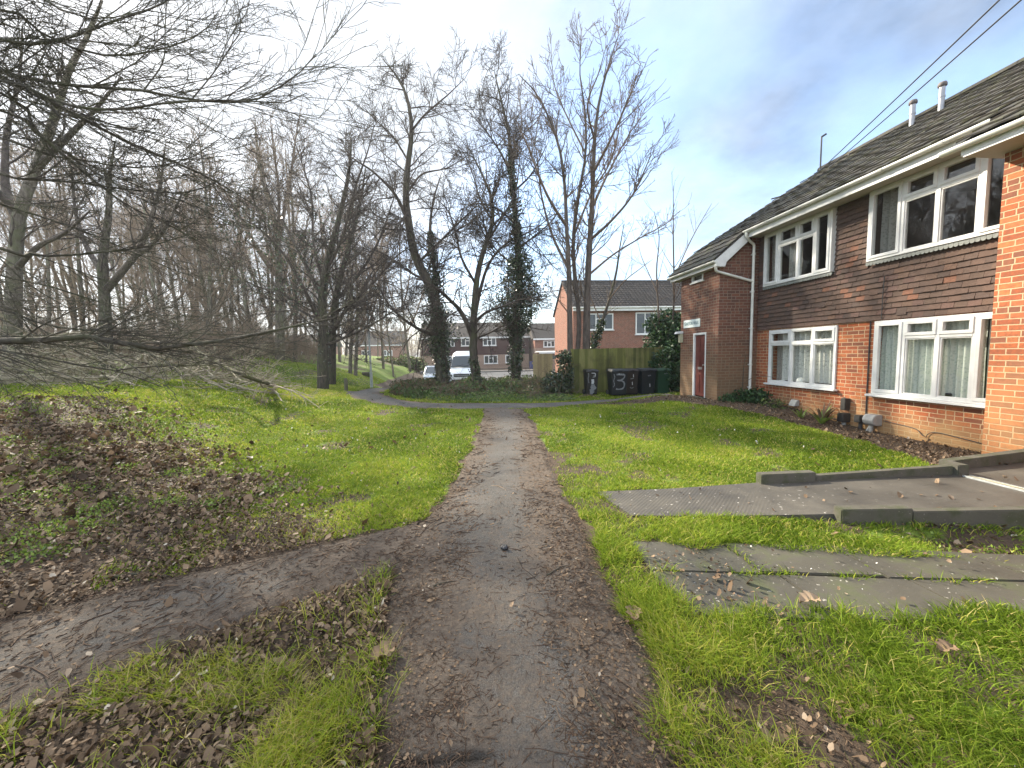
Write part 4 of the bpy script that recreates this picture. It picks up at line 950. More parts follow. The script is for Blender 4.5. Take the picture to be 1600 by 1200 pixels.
# ------------------------------------------------------------------ vehicles
def wheel(parent, x, y, z, r, w):
    mb = MB(); mb.tube([(x-w/2, y, z), (x+w/2, y, z)], r, 20); k = mb.build('wheel', M['rubber'], parent, local=True)
    mb = MB(); mb.tube([(x-w/2-.01, y, z), (x+w/2+.01, y, z)], r*.62, 14); mb.build('rim', M['galv'], k, local=True)
def loft(mb, secs):   # secs: list of (y, half-widths/heights polygon list) same count, closed rings
    n = len(secs[0]); vs = [p for s in secs for p in s]
    mb.add(vs, [(i*n+k, i*n+(k+1) % n, (i+1)*n+(k+1) % n, (i+1)*n+k) for i in range(len(secs)-1) for k in range(n)]+[tuple(range(n))[::-1], tuple(range((len(secs)-1)*n, len(secs)*n))], True)
def van(x, y):
    t = thing('parked_van', 'white high-roofed van parked facing us behind the ivy-clad trees', 'van', (x, y, hz(x, y)+.03), rz=R(-4))
    # cross sections along y (front = -y)
    def ring(yy, zb, zt, wb, wt, k=.12): return [(-wb, yy, zb), (wb, yy, zb), (wb, yy, zb+(zt-zb)*.45), (wt, yy, zt-k), (wt-k*1.3, yy, zt), (-wt+k*1.3, yy, zt), (-wt, yy, zt-k), (-wb, yy, zb+(zt-zb)*.45)]
    mb = MB(); loft(mb, [ring(-2.75, .35, .86, .82, .76, .06), ring(-2.68, .28, 1.02, .95, .84, .08), ring(-2.0, .26, 1.32, .99, .88), ring(-1.15, .26, 2.25, .99, .80, .16), ring(-.75, .26, 2.55, .99, .80, .2), ring(2.6, .26, 2.58, .99, .82, .2), ring(2.75, .34, 2.45, .95, .8, .2)])
    mb.build('body', M['van'], t, local=True)
    # glass sits on the sloped screen
    mb = MB(); mb.hexa([(-.82, -2.02, 1.38), (.82, -2.02, 1.38), (.72, -1.28, 2.16), (-.72, -1.28, 2.16)], [(-.82, -2.06, 1.40), (.82, -2.06, 1.40), (.72, -1.32, 2.18), (-.72, -1.32, 2.18)]); mb.build('windscreen', M['carglass'], t, local=True)
    mb = MB()
    for s in (-1, 1): mb.hexa([(s*.985, -1.75, 1.35), (s*.985, -.7, 1.35), (s*.86, -.75, 2.05), (s*.86, -1.3, 2.05)], [(s*1.005, -1.75, 1.35), (s*1.005, -.7, 1.35), (s*.885, -.75, 2.05), (s*.885, -1.3, 2.05)])
    mb.build('side_window', M['carglass'], t, local=True)
    mb = MB(); mb.box(-.55, .55, -2.79, -2.70, .70, .92); mb.box(-.7, .7, -2.80, -2.70, .36, .52); mb.build('grille', M['trim'], t, local=True, bevel=.02)
    mb = MB(); mb.box(-.5, .5, -2.81, -2.79, .79, .83); mb.build('grille_bar', M['galv'], t, local=True)
    for s in (-1, 1):
        mb = MB(); mb.hexa([(s*.60, -2.77, .78), (s*.88, -2.66, .80), (s*.90, -2.50, 1.14), (s*.70, -2.56, 1.12)], [(s*.60, -2.80, .78), (s*.90, -2.69, .80), (s*.92, -2.53, 1.14), (s*.70, -2.60, 1.12)]); mb.build('headlight', M['lamp'], t, local=True)
        mb = MB(); mb.box(s*1.10-.11, s*1.10+.11, -1.72, -1.60, 1.38, 1.72); mb.box(s*1.0-.06, s*1.0+.06, -1.66, -1.61, 1.42, 1.48); mb.build('wing_mirror', M['trim'], t, local=True, bevel=.03)
        wheel(t, s*.86, -1.85, .33, .33, .22); wheel(t, s*.86, 1.75, .33, .33, .22)
    mb = MB(); mb.box(-.27, .27, -2.815, -2.80, .54, .65); mb.build('number_plate', M['plate'], t, local=True)
    mb = MB(); mb.tube([(-.6, -2.10, 1.40), (.1, -1.92, 1.58)], .012, 6); mb.tube([(.0, -2.10, 1.40), (.65, -1.92, 1.58)], .012, 6); mb.build('wiper', M['trim'], t, local=True)
van(-.72, 30.4)
def car(x, y):
    t = thing('parked_car', 'silver hatchback parked facing us, partly behind the leftmost ivy-clad trunk', 'car', (x, y, hz(x, y)+.03), rz=R(8))
    def low(yy, zb, zt, w): return [(-w*.94, yy, zb), (w*.94, yy, zb), (w, yy, zb+(zt-zb)*.5), (w*.93, yy, zt-.03), (w*.8, yy, zt), (-w*.8, yy, zt), (-w*.93, yy, zt-.03), (-w, yy, zb+(zt-zb)*.5)]
    mb = MB(); loft(mb, [low(-2.05, .32, .62, .62), low(-1.95, .22, .76, .80), low(-1.6, .2, .86, .87), low(-.9, .2, .95, .88), low(1.5, .2, .96, .88), low(1.95, .25, .92, .82), low(2.05, .35, .8, .7)])
    mb.build('body', M['silver'], t, local=True)
    mb = MB(); loft(mb, [low(-.95, .93, .96, .80), low(-.25, .94, 1.40, .70), low(.3, .94, 1.47, .68), low(1.2, .94, 1.42, .68), low(1.75, .94, 1.0, .74)])
    c = mb.build('cabin', M['silver'], t, local=True)
    mb = MB(); mb.hexa([(-.70, -.94, .98), (.70, -.94, .98), (.58, -.30, 1.37), (-.58, -.30, 1.37)], [(-.70, -.97, .99), (.70, -.97, .99), (.58, -.33, 1.39), (-.58, -.33, 1.39)]); mb.build('windscreen', M['carglass'], t, local=True)
    mb = MB()
    for s in (-1, 1): mb.hexa([(s*.78, -.75, .99), (s*.78, 1.4, .99), (s*.66, 1.1, 1.36), (s*.66, -.2, 1.36)], [(s*.81, -.75, .99), (s*.81, 1.4, .99), (s*.70, 1.1, 1.36), (s*.70, -.2, 1.36)])
    mb.build('side_window', M['carglass'], t, local=True)
    mb = MB(); mb.box(-.5, .5, -2.06, -1.98, .52, .68); mb.box(-.62, .62, -2.07, -1.97, .26, .42); mb.build('grille', M['trim'], t, local=True, bevel=.02)
    mb = MB(); mb.box(-.26, .26, -2.085, -2.07, .44, .54); mb.build('number_plate', M['plate'], t, local=True)
    for s in (-1, 1):
        mb = MB(); mb.hexa([(s*.48, -2.03, .62), (s*.78, -1.93, .62), (s*.82, -1.72, .82), (s*.56, -1.84, .78)], [(s*.48, -2.07, .63), (s*.80, -1.97, .63), (s*.84, -1.76, .85), (s*.56, -1.88, .82)]); mb.build('headlight', M['lamp'], t, local=True)
        mb = MB(); mb.box(s*.95-.09, s*.95+.09, -.62, -.52, .95, 1.08); mb.build('wing_mirror', M['silver'], t, local=True, bevel=.03)
        wheel(t, s*.78, -1.3, .31, .31, .2); wheel(t, s*.78, 1.3, .31, .31, .2)
car(-3.05, 30.0)
# ------------------------------------------------------------------ posts
g = onY(580.5, 599, 21.3); lz = hz(g[0], 21.3)
lp = thing('lamp_post', 'thin grey lamp post on the grassy rise beside the far path', 'lamp post', (g[0], 21.3, lz))
mb = MB(); mb.tube([(g[0], 21.3, lz-.2), (g[0], 21.3, lz+1.0)], .075, 10); mb.tube([(g[0], 21.3, lz+1.0), (g[0]-.02, 21.3, lz+5.3)], .045, 10); mb.build('post', M['galv'], lp)
mb = MB(); mb.tube([(g[0]-.02, 21.3, lz+5.28), (g[0]+.35, 21.2, lz+5.42)], .03, 8); mb.box(g[0]+.3, g[0]+.75, 21.1, 21.3, lz+5.38, lz+5.48); mb.build('lantern', M['galv'], lp, bevel=.02)
b_ = gp(541, 612); mb = MB(); mb.tube([(b_[0], b_[1], b_[2]-.2), (b_[0]+.005, b_[1], b_[2]+.52), (b_[0]+.005, b_[1], b_[2]+.56)], [.075, .072, .055], 12)
setp(mb.build('bollard', M['post']), 'short mossy wooden post beside the bend of the far path', 'post')
s_ = gp(573, 588); mb = MB(); mb.tube([(s_[0]-.3, s_[1], s_[2]+.12), (s_[0]+.3, s_[1]+.1, s_[2]+.14)], [.2, .18], 10)
setp(mb.build('log', M['bark']), 'short dark log lying in the grass just left of the lamp post', 'log')
# ------------------------------------------------------------------ trees
def tubes(groups, sides):
    "groups: list of (P (M,n,3), R (M,n), k sides) -> V, quads"
    Vs = []; Qs = []; base = 0
    for (P, Rr), k in zip(groups, sides):
        if len(P) == 0: continue
        m, n, _ = P.shape
        T = np.gradient(P, axis=1); T /= np.linalg.norm(T, axis=2, keepdims=True)+1e-9
        ref = np.where(np.abs(T[:, :1, 2:3]) < .9, np.array([0, 0, 1.]), np.array([1., 0, 0]))
        A = np.cross(T, np.broadcast_to(ref, T.shape)); A /= np.linalg.norm(A, axis=2, keepdims=True)+1e-9
        B = np.cross(T, A); th = 2*np.pi*np.arange(k)/k
        V = P[:, :, None]+Rr[:, :, None, None]*(A[:, :, None]*np.cos(th)[None, None, :, None]+B[:, :, None]*np.sin(th)[None, None, :, None])
        ii = base+np.arange(m*n*k).reshape(m, n, k); j = np.roll(ii, -1, axis=2)
        Qs.append(np.stack([ii[:, :-1], j[:, :-1], j[:, 1:], ii[:, 1:]], -1).reshape(-1, 4)); Vs.append(V.reshape(-1, 3)); base += m*n*k
    return np.vstack(Vs), np.vstack(Qs)
def spawn(P, Rr, per_m, t0, t1, ang, length, n, wig, trop, rf, rmax, rmin, g, tap=.55, flat=0.0, side=None, lenfrac=None):
    "children along a batch of parent polylines"
    m, k, _ = P.shape
    L = np.linalg.norm(np.diff(P, axis=1), axis=2).sum(1)
    cnt = g.poisson(per_m*L*(t1-t0)); idx = np.repeat(np.arange(m), cnt); N = len(idx)
    if N == 0: return np.zeros((0, n, 3)), np.zeros((0, n))
    t = g.uniform(t0, t1, N); f = t*(k-1); i = np.minimum(f.astype(int), k-2); w = (f-i)[:, None]
    p = P[idx, i]*(1-w)+P[idx, i+1]*w; tan = P[idx, i+1]-P[idx, i]; tan /= np.linalg.norm(tan, axis=1, keepdims=True)+1e-9
    r = Rr[idx, i]*(1-w[:, 0])+Rr[idx, i+1]*w[:, 0]
    rv = g.normal(size=(N, 3)); rv[:, 2] *= (1-flat)
    perp = rv-tan*(rv*tan).sum(1, keepdims=True); perp /= np.linalg.norm(perp, axis=1, keepdims=True)+1e-9
    a = np.radians(g.normal(ang[0], ang[1], N))[:, None]
    d = tan*np.cos(a)+perp*np.sin(a)
    ln = length*g.uniform(.55, 1.25, N)*(1-tap*t)
    if lenfrac is not None: ln = np.minimum(ln, lenfrac*L[idx])
    st = (ln/(n-1))[:, None]
    Q = np.zeros((N, n, 3)); Q[:, 0] = p
    for s in range(1, n):
        d = d+g.normal(size=(N, 3))*wig; d[:, 2] += trop*(s/(n-1) if trop < 0 else 1); d /= np.linalg.norm(d, axis=1, keepdims=True)+1e-9
        Q[:, s] = Q[:, s-1]+d*st
    r0 = np.clip(r*rf, rmin, rmax)
    RR = r0[:, None]*(1-np.linspace(0, 1, n)[None]*.75); RR = np.maximum(RR, rmin*.75)
    return Q, RR
def limb_px(pts, r0, r1, n=22, wob=.0, g=rng):
    "pts: (px,py,Y) or 3-vectors tagged ('w',x,y,z)"
    P = np.array([p[1:] if p[0] == 'w' else onY(*p) for p in pts], float)
    P = resample(P, n); 
    if wob: P[1:-1] += g.normal(size=(n-2, 3))*wob
    t = np.linspace(0, 1, n)
    return P, r0*(1-t)**.8+r1*(1-(1-t)**.8)
def leaf_cards(C, size, g, fold=.3, tint=None, flat=None, el=1.0):
    "leaf-shaped folded quads around centres C; returns V, quads, tint"
    N = len(C); u = g.normal(size=(N, 3)); 
    if flat is not None: u[:, 2] *= flat
    u /= np.linalg.norm(u, axis=1, keepdims=True)
    v = g.normal(size=(N, 3)); v -= u*(u*v).sum(1, keepdims=True); v /= np.linalg.norm(v, axis=1, keepdims=True)
    w = np.cross(u, v)
    if flat is not None:      # keep leaf normals mostly upward
        w = w*np.sign(w[:, 2:3]+1e-9)
    s = (size*g.uniform(.6, 1.3, N))[:, None]
    V = np.stack([C-u*s*el*.5, C+v*s*.34+w*s*fold*.3-u*s*.05, C+u*s*el*.5, C-v*s*.34+w*s*fold*.3-u*s*.05], 1)
    ii = np.arange(N*4).reshape(N, 4); q = np.vstack([ii[:, [0, 1, 2]], ii[:, [0, 2, 3]]])
    ti = g.random(N) if tint is None else tint
    return V.reshape(-1, 3), q, np.repeat(ti, 4)
def tree(name, label, limbs, levels, base, barkm='bark', twigm='twig', ivy=None, group=None, sides=8, cat='tree', seed=1, smooth=True, clear=None):
    """limbs: list of (P,R) main stems; first one(s) with flag trunk. levels: list of dicts for successive spawns"""
    g = np.random.default_rng(seed)
    t = thing(name, label, cat, tuple(base), group)
    n = limbs[0][0].shape[0]
    LP = np.stack([l[0] for l in limbs]); LR = np.stack([l[1] for l in limbs])
    nt = max(1, sum(1 for l in limbs if len(l) > 2))
    V, Q = tubes([(LP[:nt], LR[:nt])], [12]); np_mesh('trunk', V, [Q], M[barkm], t, smooth=True)
    groups = []; sd = []
    if nt < len(limbs): groups.append((LP[nt:], LR[nt:])); sd.append(8)
    cur = [(LP, LR)]
    for lv in levels:
        kw = {k: v for k, v in lv.items() if k not in ('sides', 'src')}
        new = [spawn(P, Rr, g=g, **kw) for P, Rr in cur]
        if clear: new = [(P[k], Rr[k]) for P, Rr in new for k in [(P[:, :, 2] > H(P[:, :, 0], P[:, :, 1])+clear).all(1)]]
        new = [x for x in new if len(x[0])]
        for x in new: groups.append(x); sd.append(lv.get('sides', 3))
        cur = new if not lv.get('src') else cur+new
    V, Q = tubes(groups, sd); np_mesh('crown', V, [Q], M[twigm], t, smooth=smooth)
    if ivy is not None:
        C = []
        for (P, wfun, N) in ivy:
            tt = g.random(N); f = tt*(len(P)-1); i = np.minimum(f.astype(int), len(P)-2); c = P[i]*(1-(f-i))[:, None]+P[i+1]*(f-i)[:, None]
            d = g.normal(size=(N, 3)); d /= np.linalg.norm(d, axis=1, keepdims=True)
            rad = np.array([wfun(x) for x in tt])*(.35+.65*g.random(N)**.5)*(.45+1.1*vnoise(c[:, 2]*2.1+d[:, 0]*2.2+seed, d[:, 1]*2.2+c[:, 2]*.7+9))
            C.append(c+d*rad[:, None]*np.array([1, 1, .7]))
        C = np.vstack(C); V, q, ti = leaf_cards(C, .105, g); np_mesh('ivy', V, [q], M['ivy'], t, attrs={'tint': ti})
    return t
def lv(per_m, t0, t1, ang, length, n, wig, trop, rf, rmax, rmin, **k):
    d = dict(per_m=per_m, t0=t0, t1=t1, ang=ang, length=length, n=n, wig=wig, trop=trop, rf=rf, rmax=rmax, rmin=rmin); d.update(k); return d
NL = 22
def T(*a, **k): P, R_ = limb_px(*a, n=NL, **k); return (P, R_, 1)
def Lb(*a, **k): return limb_px(*a, n=NL, **k)
# dark double-trunked tree on the edge of the lawn
y = 18.0
tA = T([(505, 612, y), (504, 560, y), (506, 520, y), (503, 480, y), (506, 440, y), (514, 400, y), (530, 340, y-.4), (545, 270, y-.5), (549, 215, y-.5)], .25, .02)
tB = T([(518, 600, y+1), (519, 545, y+1), (521, 500, y+1), (528, 450, y+1.2), (541, 400, y+1.4), (560, 330, y+1.8), (572, 260, y+2)], .2, .02)
lim = [tA, tB,
 Lb([(505, 510, y), (480, 462, y-.8), (452, 410, y-1.3), (425, 376, y-1.6), (395, 350, y-1.8), (360, 335, y-2)], .10, .012),
 Lb([(519, 520, y+.8), (545, 478, y), (585, 440, y-.8), (615, 405, y-1.2), (640, 385, y-1.4)], .10, .012),
 Lb([(505, 470, y), (475, 410, y+1), (445, 350, y+1.8), (420, 300, y+2.2), (408, 260, y+2.4)], .08, .012),
 Lb([(506, 445, y), (490, 380, y+.6), (487, 310, y+1), (470, 250, y+1.2), (455, 205, y+1.2)], .075, .012),
 Lb([(525, 470, y+1), (560, 430, y+2), (590, 380, y+2.6), (612, 320, y+3), (625, 270, y+3)], .075, .012),
 Lb([(512, 420, y), (535, 370, y-1), (553, 300, y-1.6), (575, 235, y-1.8), (585, 195, y-1.8)], .07, .012),
 Lb([(507, 540, y), (545, 525, y-.8), (585, 505, y-1.4), (625, 480, y-1.6), (655, 470, y-1.8)], .06, .01),
 Lb([(500, 500, y), (460, 480, y+1), (420, 455, y+1.6), (385, 440, y+2), (350, 420, y+2)], .065, .01)]
tree('bare_tree', 'dark densely twigged tree with two trunks at the lawn edge left of the path', lim,
     [lv(4.4, .18, 1, (50, 15), 2.4, 7, .16, .03, .6, .04, .012, sides=5), lv(6.5, .1, 1, (48, 16), .95, 5, .2, .02, .6, .014, .009, sides=4), lv(9, .1, 1, (48, 18), .42, 4, .2, .02, .7, .010, .0075)],
     (gp(505, 611)), ivy=[(tA[0][10:17], lambda t: 1.3, 500), (lim[2][0][5:], lambda t: 1.2, 700), (lim[9][0][5:], lambda t: 1.0, 400), (tA[0][2:7], lambda t: .28, 500)], seed=11)
# ivy-clad leaning tree
y = 17.0
tA = T([(693, 612, y), (689, 560, y), (687, 520, y), (682, 478, y), (669, 440, y), (655, 415, y), (645, 388, y), (639, 350, y), (634, 310, y), (637, 260, y), (643, 212, y), (640, 170, y), (626, 128, y), (598, 92, y)], .27, .014)
tB = Lb([(684, 490, y), (681, 440, y+.3), (676, 395, y+.5), (672, 355, y+.6), (678, 310, y+.7), (690, 270, y+.8)], .12, .012)
lim = [tA, tB,
 Lb([(640, 352, y), (618, 305, y-.6), (585, 270, y-1), (555, 250, y-1.2), (530, 232, y-1.3)], .08, .01),
 Lb([(690, 525, y), (662, 518, y-.6), (630, 498, y-1.2), (605, 472, y-1.6), (590, 445, y-1.8), (570, 430, y-2)], .085, .01),
 Lb([(637, 300, y), (660, 272, y+.6), (700, 262, y+1), (735, 240, y+1.2)], .05, .008),
 Lb([(643, 205, y), (665, 178, y-.3), (700, 148, y-.5), (727, 122, y-.6)], .045, .008),
 Lb([(654, 410, y), (690, 375, y-.8), (720, 345, y-1.4), (745, 320, y-1.7), (760, 290, y-1.8)], .06, .009),
 Lb([(637, 250, y), (615, 215, y+.5), (590, 190, y+.7), (565, 165, y+.8)], .045, .008),
 Lb([(670, 440, y), (640, 425, y+.9), (605, 400, y+1.5), (570, 385, y+1.8)], .06, .009),
 Lb([(640, 330, y), (620, 350, y-1), (590, 345, y-1.8), (560, 330, y-2.2)], .05, .008)]
tree('ivy_clad_tree', 'leaning bare tree with ivy-wrapped lower trunk, partly hiding the silver car', lim,
     [lv(4.0, .16, 1, (58, 15), 2.6, 7, .14, .02, .55, .03, .011, sides=5), lv(6.5, .12, 1, (52, 16), .85, 5, .16, .03, .6, .013, .0085, sides=4), lv(9, .12, 1, (50, 18), .32, 3, .15, .03, .7, .009, .0068)],
     gp(693, 612), ivy=[(tA[0][:3], lambda t: .36, 2100), (tA[0][2:8], lambda t: .5-.22*t, 3800), (tB[0][3:13], lambda t: .40-.26*t, 1700), (tA[0][3:6], lambda t: .85, 1500)], seed=12)
# forked tree
y = 16.4
tA = T([(746, 614, y), (742, 575, y), (739, 545, y), (740, 525, y), (740, 500, y), (742, 470, y), (746, 430, y), (756, 390, y), (769, 350, y), (768, 310, y), (752, 270, y), (735, 235, y)], .19, .012)
lim = [tA,
 Lb([(739, 530, y), (731, 508, y), (718, 484, y), (702, 468, y-.3), (688, 455, y-.6), (665, 440, y-1), (640, 432, y-1.3)], .12, .012),
 Lb([(740, 505, y), (750, 455, y+.4), (765, 410, y+.8), (792, 380, y+1), (835, 358, y+1.2), (865, 335, y+1.2)], .09, .01),
 Lb([(741, 505, y), (760, 488, y-.4), (788, 478, y-.8), (815, 468, y-1), (850, 468, y-1.2)], .07, .01),
 Lb([(744, 445, y), (722, 405, y-.6), (712, 365, y-1), (700, 330, y-1.2), (672, 300, y-1.4)], .06, .009),
 Lb([(760, 380, y), (785, 340, y-.7), (805, 300, y-1), (812, 255, y-1.2)], .05, .009),
 Lb([(741, 530, y), (765, 520, y+.6), (790, 508, y+1), (815, 500, y+1.4)], .05, .008),
 Lb([(769, 345, y), (750, 310, y+.7), (738, 270, y+1), (722, 235, y+1.2), (700, 215, y+1.2)], .045, .008)]
tree('forked_tree', 'slim bare tree forking into several curved limbs in front of the white van', lim,
     [lv(4.5, .2, 1, (55, 15), 2.6, 7, .15, .03, .55, .028, .011, sides=5), lv(6.5, .12, 1, (50, 16), .85, 5, .17, .03, .6, .013, .0085, sides=4), lv(9.0, .1, 1, (50, 18), .33, 3, .15, .03, .7, .009, .0068)],
     gp(746, 614), ivy=[(tA[0][:4], lambda t: .30-.05*t, 1500)], seed=13)
# ivy column
y = 17.2
tA = T([(807, 614, y), (806, 565, y), (807, 500, y), (811, 440, y), (810, 400, y), (806, 350, y), (802, 300, y), (798, 255, y), (796, 215, y), (786, 170, y), (772, 110, y)], .22, .012)
lim = [tA,
 Lb([(800, 275, y), (780, 235, y-.4), (757, 202, y-.7), (730, 172, y-.9)], .05, .008), Lb([(799, 245, y), (812, 215, y+.5), (838, 190, y+.8), (850, 160, y+.9)], .04, .008),
 Lb([(806, 350, y), (775, 325, y-.8), (745, 318, y-1.3), (715, 330, y-1.7)], .05, .008), Lb([(808, 390, y), (840, 365, y-.6), (862, 345, y-1), (880, 318, y-1.2)], .05, .008),
 Lb([(810, 420, y), (780, 395, y+1), (752, 360, y+1.5), (735, 320, y+1.8)], .05, .008), Lb([(802, 300, y), (828, 275, y-1), (845, 245, y-1.5), (858, 220, y-1.8)], .045, .008)]
tree('ivy_clad_tree', 'tall upright tree wrapped in dark ivy to two thirds of its height', lim,
     [lv(4.6, .16, 1, (58, 15), 2.6, 7, .15, .02, .55, .028, .011, sides=5), lv(6.5, .12, 1, (52, 16), .9, 5, .17, .0, .6, .013, .0085, sides=4), lv(9.0, .1, 1, (50, 18), .33, 3, .15, .03, .7, .009, .0068)],
     gp(807, 614), ivy=[(tA[0][:5], lambda t: .36, 2400), (tA[0][4:10], lambda t: .5+.5*math.sin(3.1*t), 6000), (tA[0][9:17], lambda t: .42-.26*t, 2800), (tA[0][5:8], lambda t: .95, 1500)], seed=14)
# tall upright multi-stemmed tree
y = 15.0
s1 = T([(917, 622, y), (916, 560, y), (917, 490, y), (919, 425, y), (922, 370, y), (925, 320, y), (927, 270, y), (929, 220, y), (936, 160, y), (950, 105, y), (966, 55, y)], .17, .010)
s2 = T([(893, 622, y-.3), (891, 560, y-.3), (890, 480, y-.3), (888, 400, y-.3), (885, 350, y-.3), (883, 300, y-.3), (876, 240, y-.4), (862, 195, y-.5), (840, 148, y-.6), (812, 118, y-.7)], .13, .010)
s3 = T([(903, 622, y+.3), (902, 560, y+.3), (905, 500, y+.3), (898, 430, y+.4), (896, 370, y+.4), (905, 300, y+.5), (915, 240, y+.5), (914, 175, y+.6), (906, 115, y+.6), (908, 60, y+.6)], .11, .010)
lim = [s1, s2, s3,
 Lb([(922, 375, y), (955, 345, y-.8), (988, 305, y-1.2), (1013, 252, y-1.5), (1018, 232, y-1.5)], .06, .008), Lb([(925, 325, y), (948, 275, y+.8), (980, 215, y+1.2), (1008, 175, y+1.4)], .06, .008),
 Lb([(927, 270, y), (952, 222, y-.7), (982, 155, y-1.1), (1002, 98, y-1.2)], .055, .008), Lb([(886, 355, y-.3), (855, 305, y-1), (825, 230, y-1.4), (800, 172, y-1.6)], .06, .008),
 Lb([(917, 432, y), (958, 398, y+.9), (1000, 372, y+1.3), (1040, 350, y+1.5), (1062, 330, y+1.6)], .05, .008), Lb([(888, 420, y-.3), (862, 365, y+.8), (845, 300, y+1.3), (838, 235, y+1.6), (822, 190, y+1.7)], .06, .008),
 Lb([(929, 220, y), (918, 165, y-1), (935, 115, y-1.4), (948, 70, y-1.6)], .04, .008), Lb([(915, 240, y+.5), (890, 190, y+1.1), (868, 140, y+1.4), (862, 95, y+1.5)], .04, .008),
 Lb([(896, 370, y+.4), (925, 300, y+1.3), (955, 250, y+1.8), (970, 180, y+2.1), (968, 120, y+2.2)], .05, .008)]
tree('tall_bare_tree', 'tallest bare tree, several upright brown stems rising at the left end of the green fence', lim,
     [lv(3.2, .25, 1, (36, 11), 2.2, 7, .10, .08, .55, .028, .011, sides=5), lv(5.6, .12, 1, (36, 12), .85, 5, .13, .08, .6, .014, .009, sides=4), lv(7, .3, 1, (45, 16), .22, 3, .14, .06, .8, .009, .0072)],
     gp(917, 622), barkm='bark_tall', twigm='twig_red', seed=15)
# small leaning tree with an ivy stub by the house; saplings by the entrance block
y = 16.2
tA = T([(915, 590, y), (926, 545, y), (940, 505, y), (953, 465, y), (963, 425, y), (968, 390, y), (975, 350, y)], .10, .01)
tree('small_bare_tree', 'thin leaning tree with an ivy-covered foot in front of the red brick house', [tA, Lb([(950, 470, y), (975, 440, y-.4), (1000, 420, y-.6), (1020, 405, y-.7)], .03, .006), Lb([(940, 505, y), (925, 470, y+.4), (915, 440, y+.5), (900, 425, y+.6)], .03, .006)],
     [lv(2.6, .3, 1, (45, 14), 1.5, 7, .1, .05, .6, .02, .006, sides=4), lv(3.5, .1, 1, (45, 14), .6, 4, .12, .04, .7, .01, .005)], gp(915, 606), ivy=[(tA[0][3:9], lambda t: .22, 900)], twigm='twig_red', seed=16)
y = 14.6
for i, (lab, pts) in enumerate((('slender sapling with upswept twigs rising left of the brick entrance block', [(1030, 612, y), (1031, 540, y), (1028, 470, y), (1026, 420, y), (1030, 370, y), (1022, 330, y)]),
                               ('slender sapling close against the brick entrance block, fanning out above its gutter', [(1046, 612, y-.4), (1045, 560, y-.4), (1052, 490, y-.4), (1053, 430, y-.4), (1052, 370, y-.4), (1052, 290, y-.4)]))):
    tA = T(pts, .05, .008)
    ex = [Lb([(1052, 440, y-.4), (1068, 400, y-.7), (1085, 365, y-.9), (1112, 318, y-1)], .025, .006)] if i else [Lb([(1028, 460, y), (1015, 430, y+.3), (1002, 400, y+.4), (995, 370, y+.4)], .02, .006)]
    tree('sapling', lab, [tA]+ex, [lv(2.6, .3, 1, (32, 10), 1.5, 7, .07, .10, .6, .016, .006, sides=4), lv(2.6, .2, 1, (35, 12), .6, 4, .1, .08, .7, .009, .005)], gp(pts[0][0], 614), barkm='bark_tall', twigm='twig_red', seed=20+i)
# big trunks at the left edge
y = 15.5
tA = T([(18, 600, y), (20, 540, y), (22, 450, y), (25, 385, y), (33, 325, y), (60, 255, y), (88, 175, y-.3), (108, 110, y-.6), (135, 60, y-.8), (160, 0, y-1)], .25, .03)
lim = [tA, Lb([(27, 345, y), (10, 300, y+.6), (8, 250, y+1), (12, 200, y+1.4), (30, 120, y+1.8), (35, 40, y+2)], .13, .02), Lb([(58, 262, y), (85, 235, y-1), (120, 200, y-1.8), (150, 170, y-2.4), (190, 120, y-3)], .12, .02),
       Lb([(30, 335, y), (-30, 270, y-.5), (-70, 200, y-.8), (-110, 100, y-1)], .11, .02), Lb([(25, 420, y), (60, 385, y-1), (100, 365, y-1.8), (140, 330, y-2.4)], .1, .02)]
tree('old_tree', 'thick grey-barked tree at the left edge leaning right behind the drooping branches', lim,
     [lv(1.8, .3, 1, (45, 14), 2.6, 7, .13, .05, .5, .04, .012, sides=5), lv(3.2, .15, 1, (45, 16), 1.2, 5, .16, .04, .6, .016, .010, sides=4), lv(5.0, .15, 1, (45, 16), .5, 3, .15, .04, .7, .010, .0075)], gp(18, 590), barkm='bark_pale', twigm='twig', seed=31)
y = 21
tA = T([(166, 575, y), (165, 520, y), (163, 460, y), (160, 420, y), (163, 385, y), (170, 330, y), (172, 270, y), (180, 220, y)], .29, .025)
lim = [tA, Lb([(165, 455, y), (190, 425, y-.6), (214, 395, y-1), (235, 345, y-1.3), (250, 290, y-1.5), (258, 230, y-1.6)], .17, .02), Lb([(160, 425, y), (135, 385, y+1), (118, 330, y+1.6), (112, 260, y+2)], .14, .02), Lb([(210, 400, y-1), (235, 385, y-2), (262, 350, y-2.8), (285, 300, y-3)], .12, .02)]
tree('old_tree', 'stout dark forked trunk standing behind the brush pile', lim,
     [lv(2.0, .3, 1, (40, 14), 2.6, 7, .13, .07, .5, .045, .014, sides=5), lv(3.5, .15, 1, (42, 16), 1.2, 5, .16, .05, .6, .018, .012, sides=4), lv(5, .15, 1, (45, 16), .5, 3, .15, .04, .7, .012, .009)], gp(166, 572), barkm='bark', twigm='twig', seed=32)
y = 27
tA = T([(438, 562, y), (437, 500, y), (436, 440, y), (434, 380, y), (425, 330, y), (410, 280, y), (402, 230, y), (398, 185, y)], .30, .02)
lim = [tA, Lb([(434, 385, y), (444, 330, y+1), (455, 270, y+1.6), (462, 215, y+2), (470, 170, y+2)], .14, .015), Lb([(430, 430, y), (400, 385, y-1), (368, 325, y-1.6), (340, 285, y-2), (318, 262, y-2.2)], .15, .015), Lb([(434, 380, y), (436, 300, y-1), (428, 240, y-1.5), (422, 180, y-1.6)], .12, .015)]
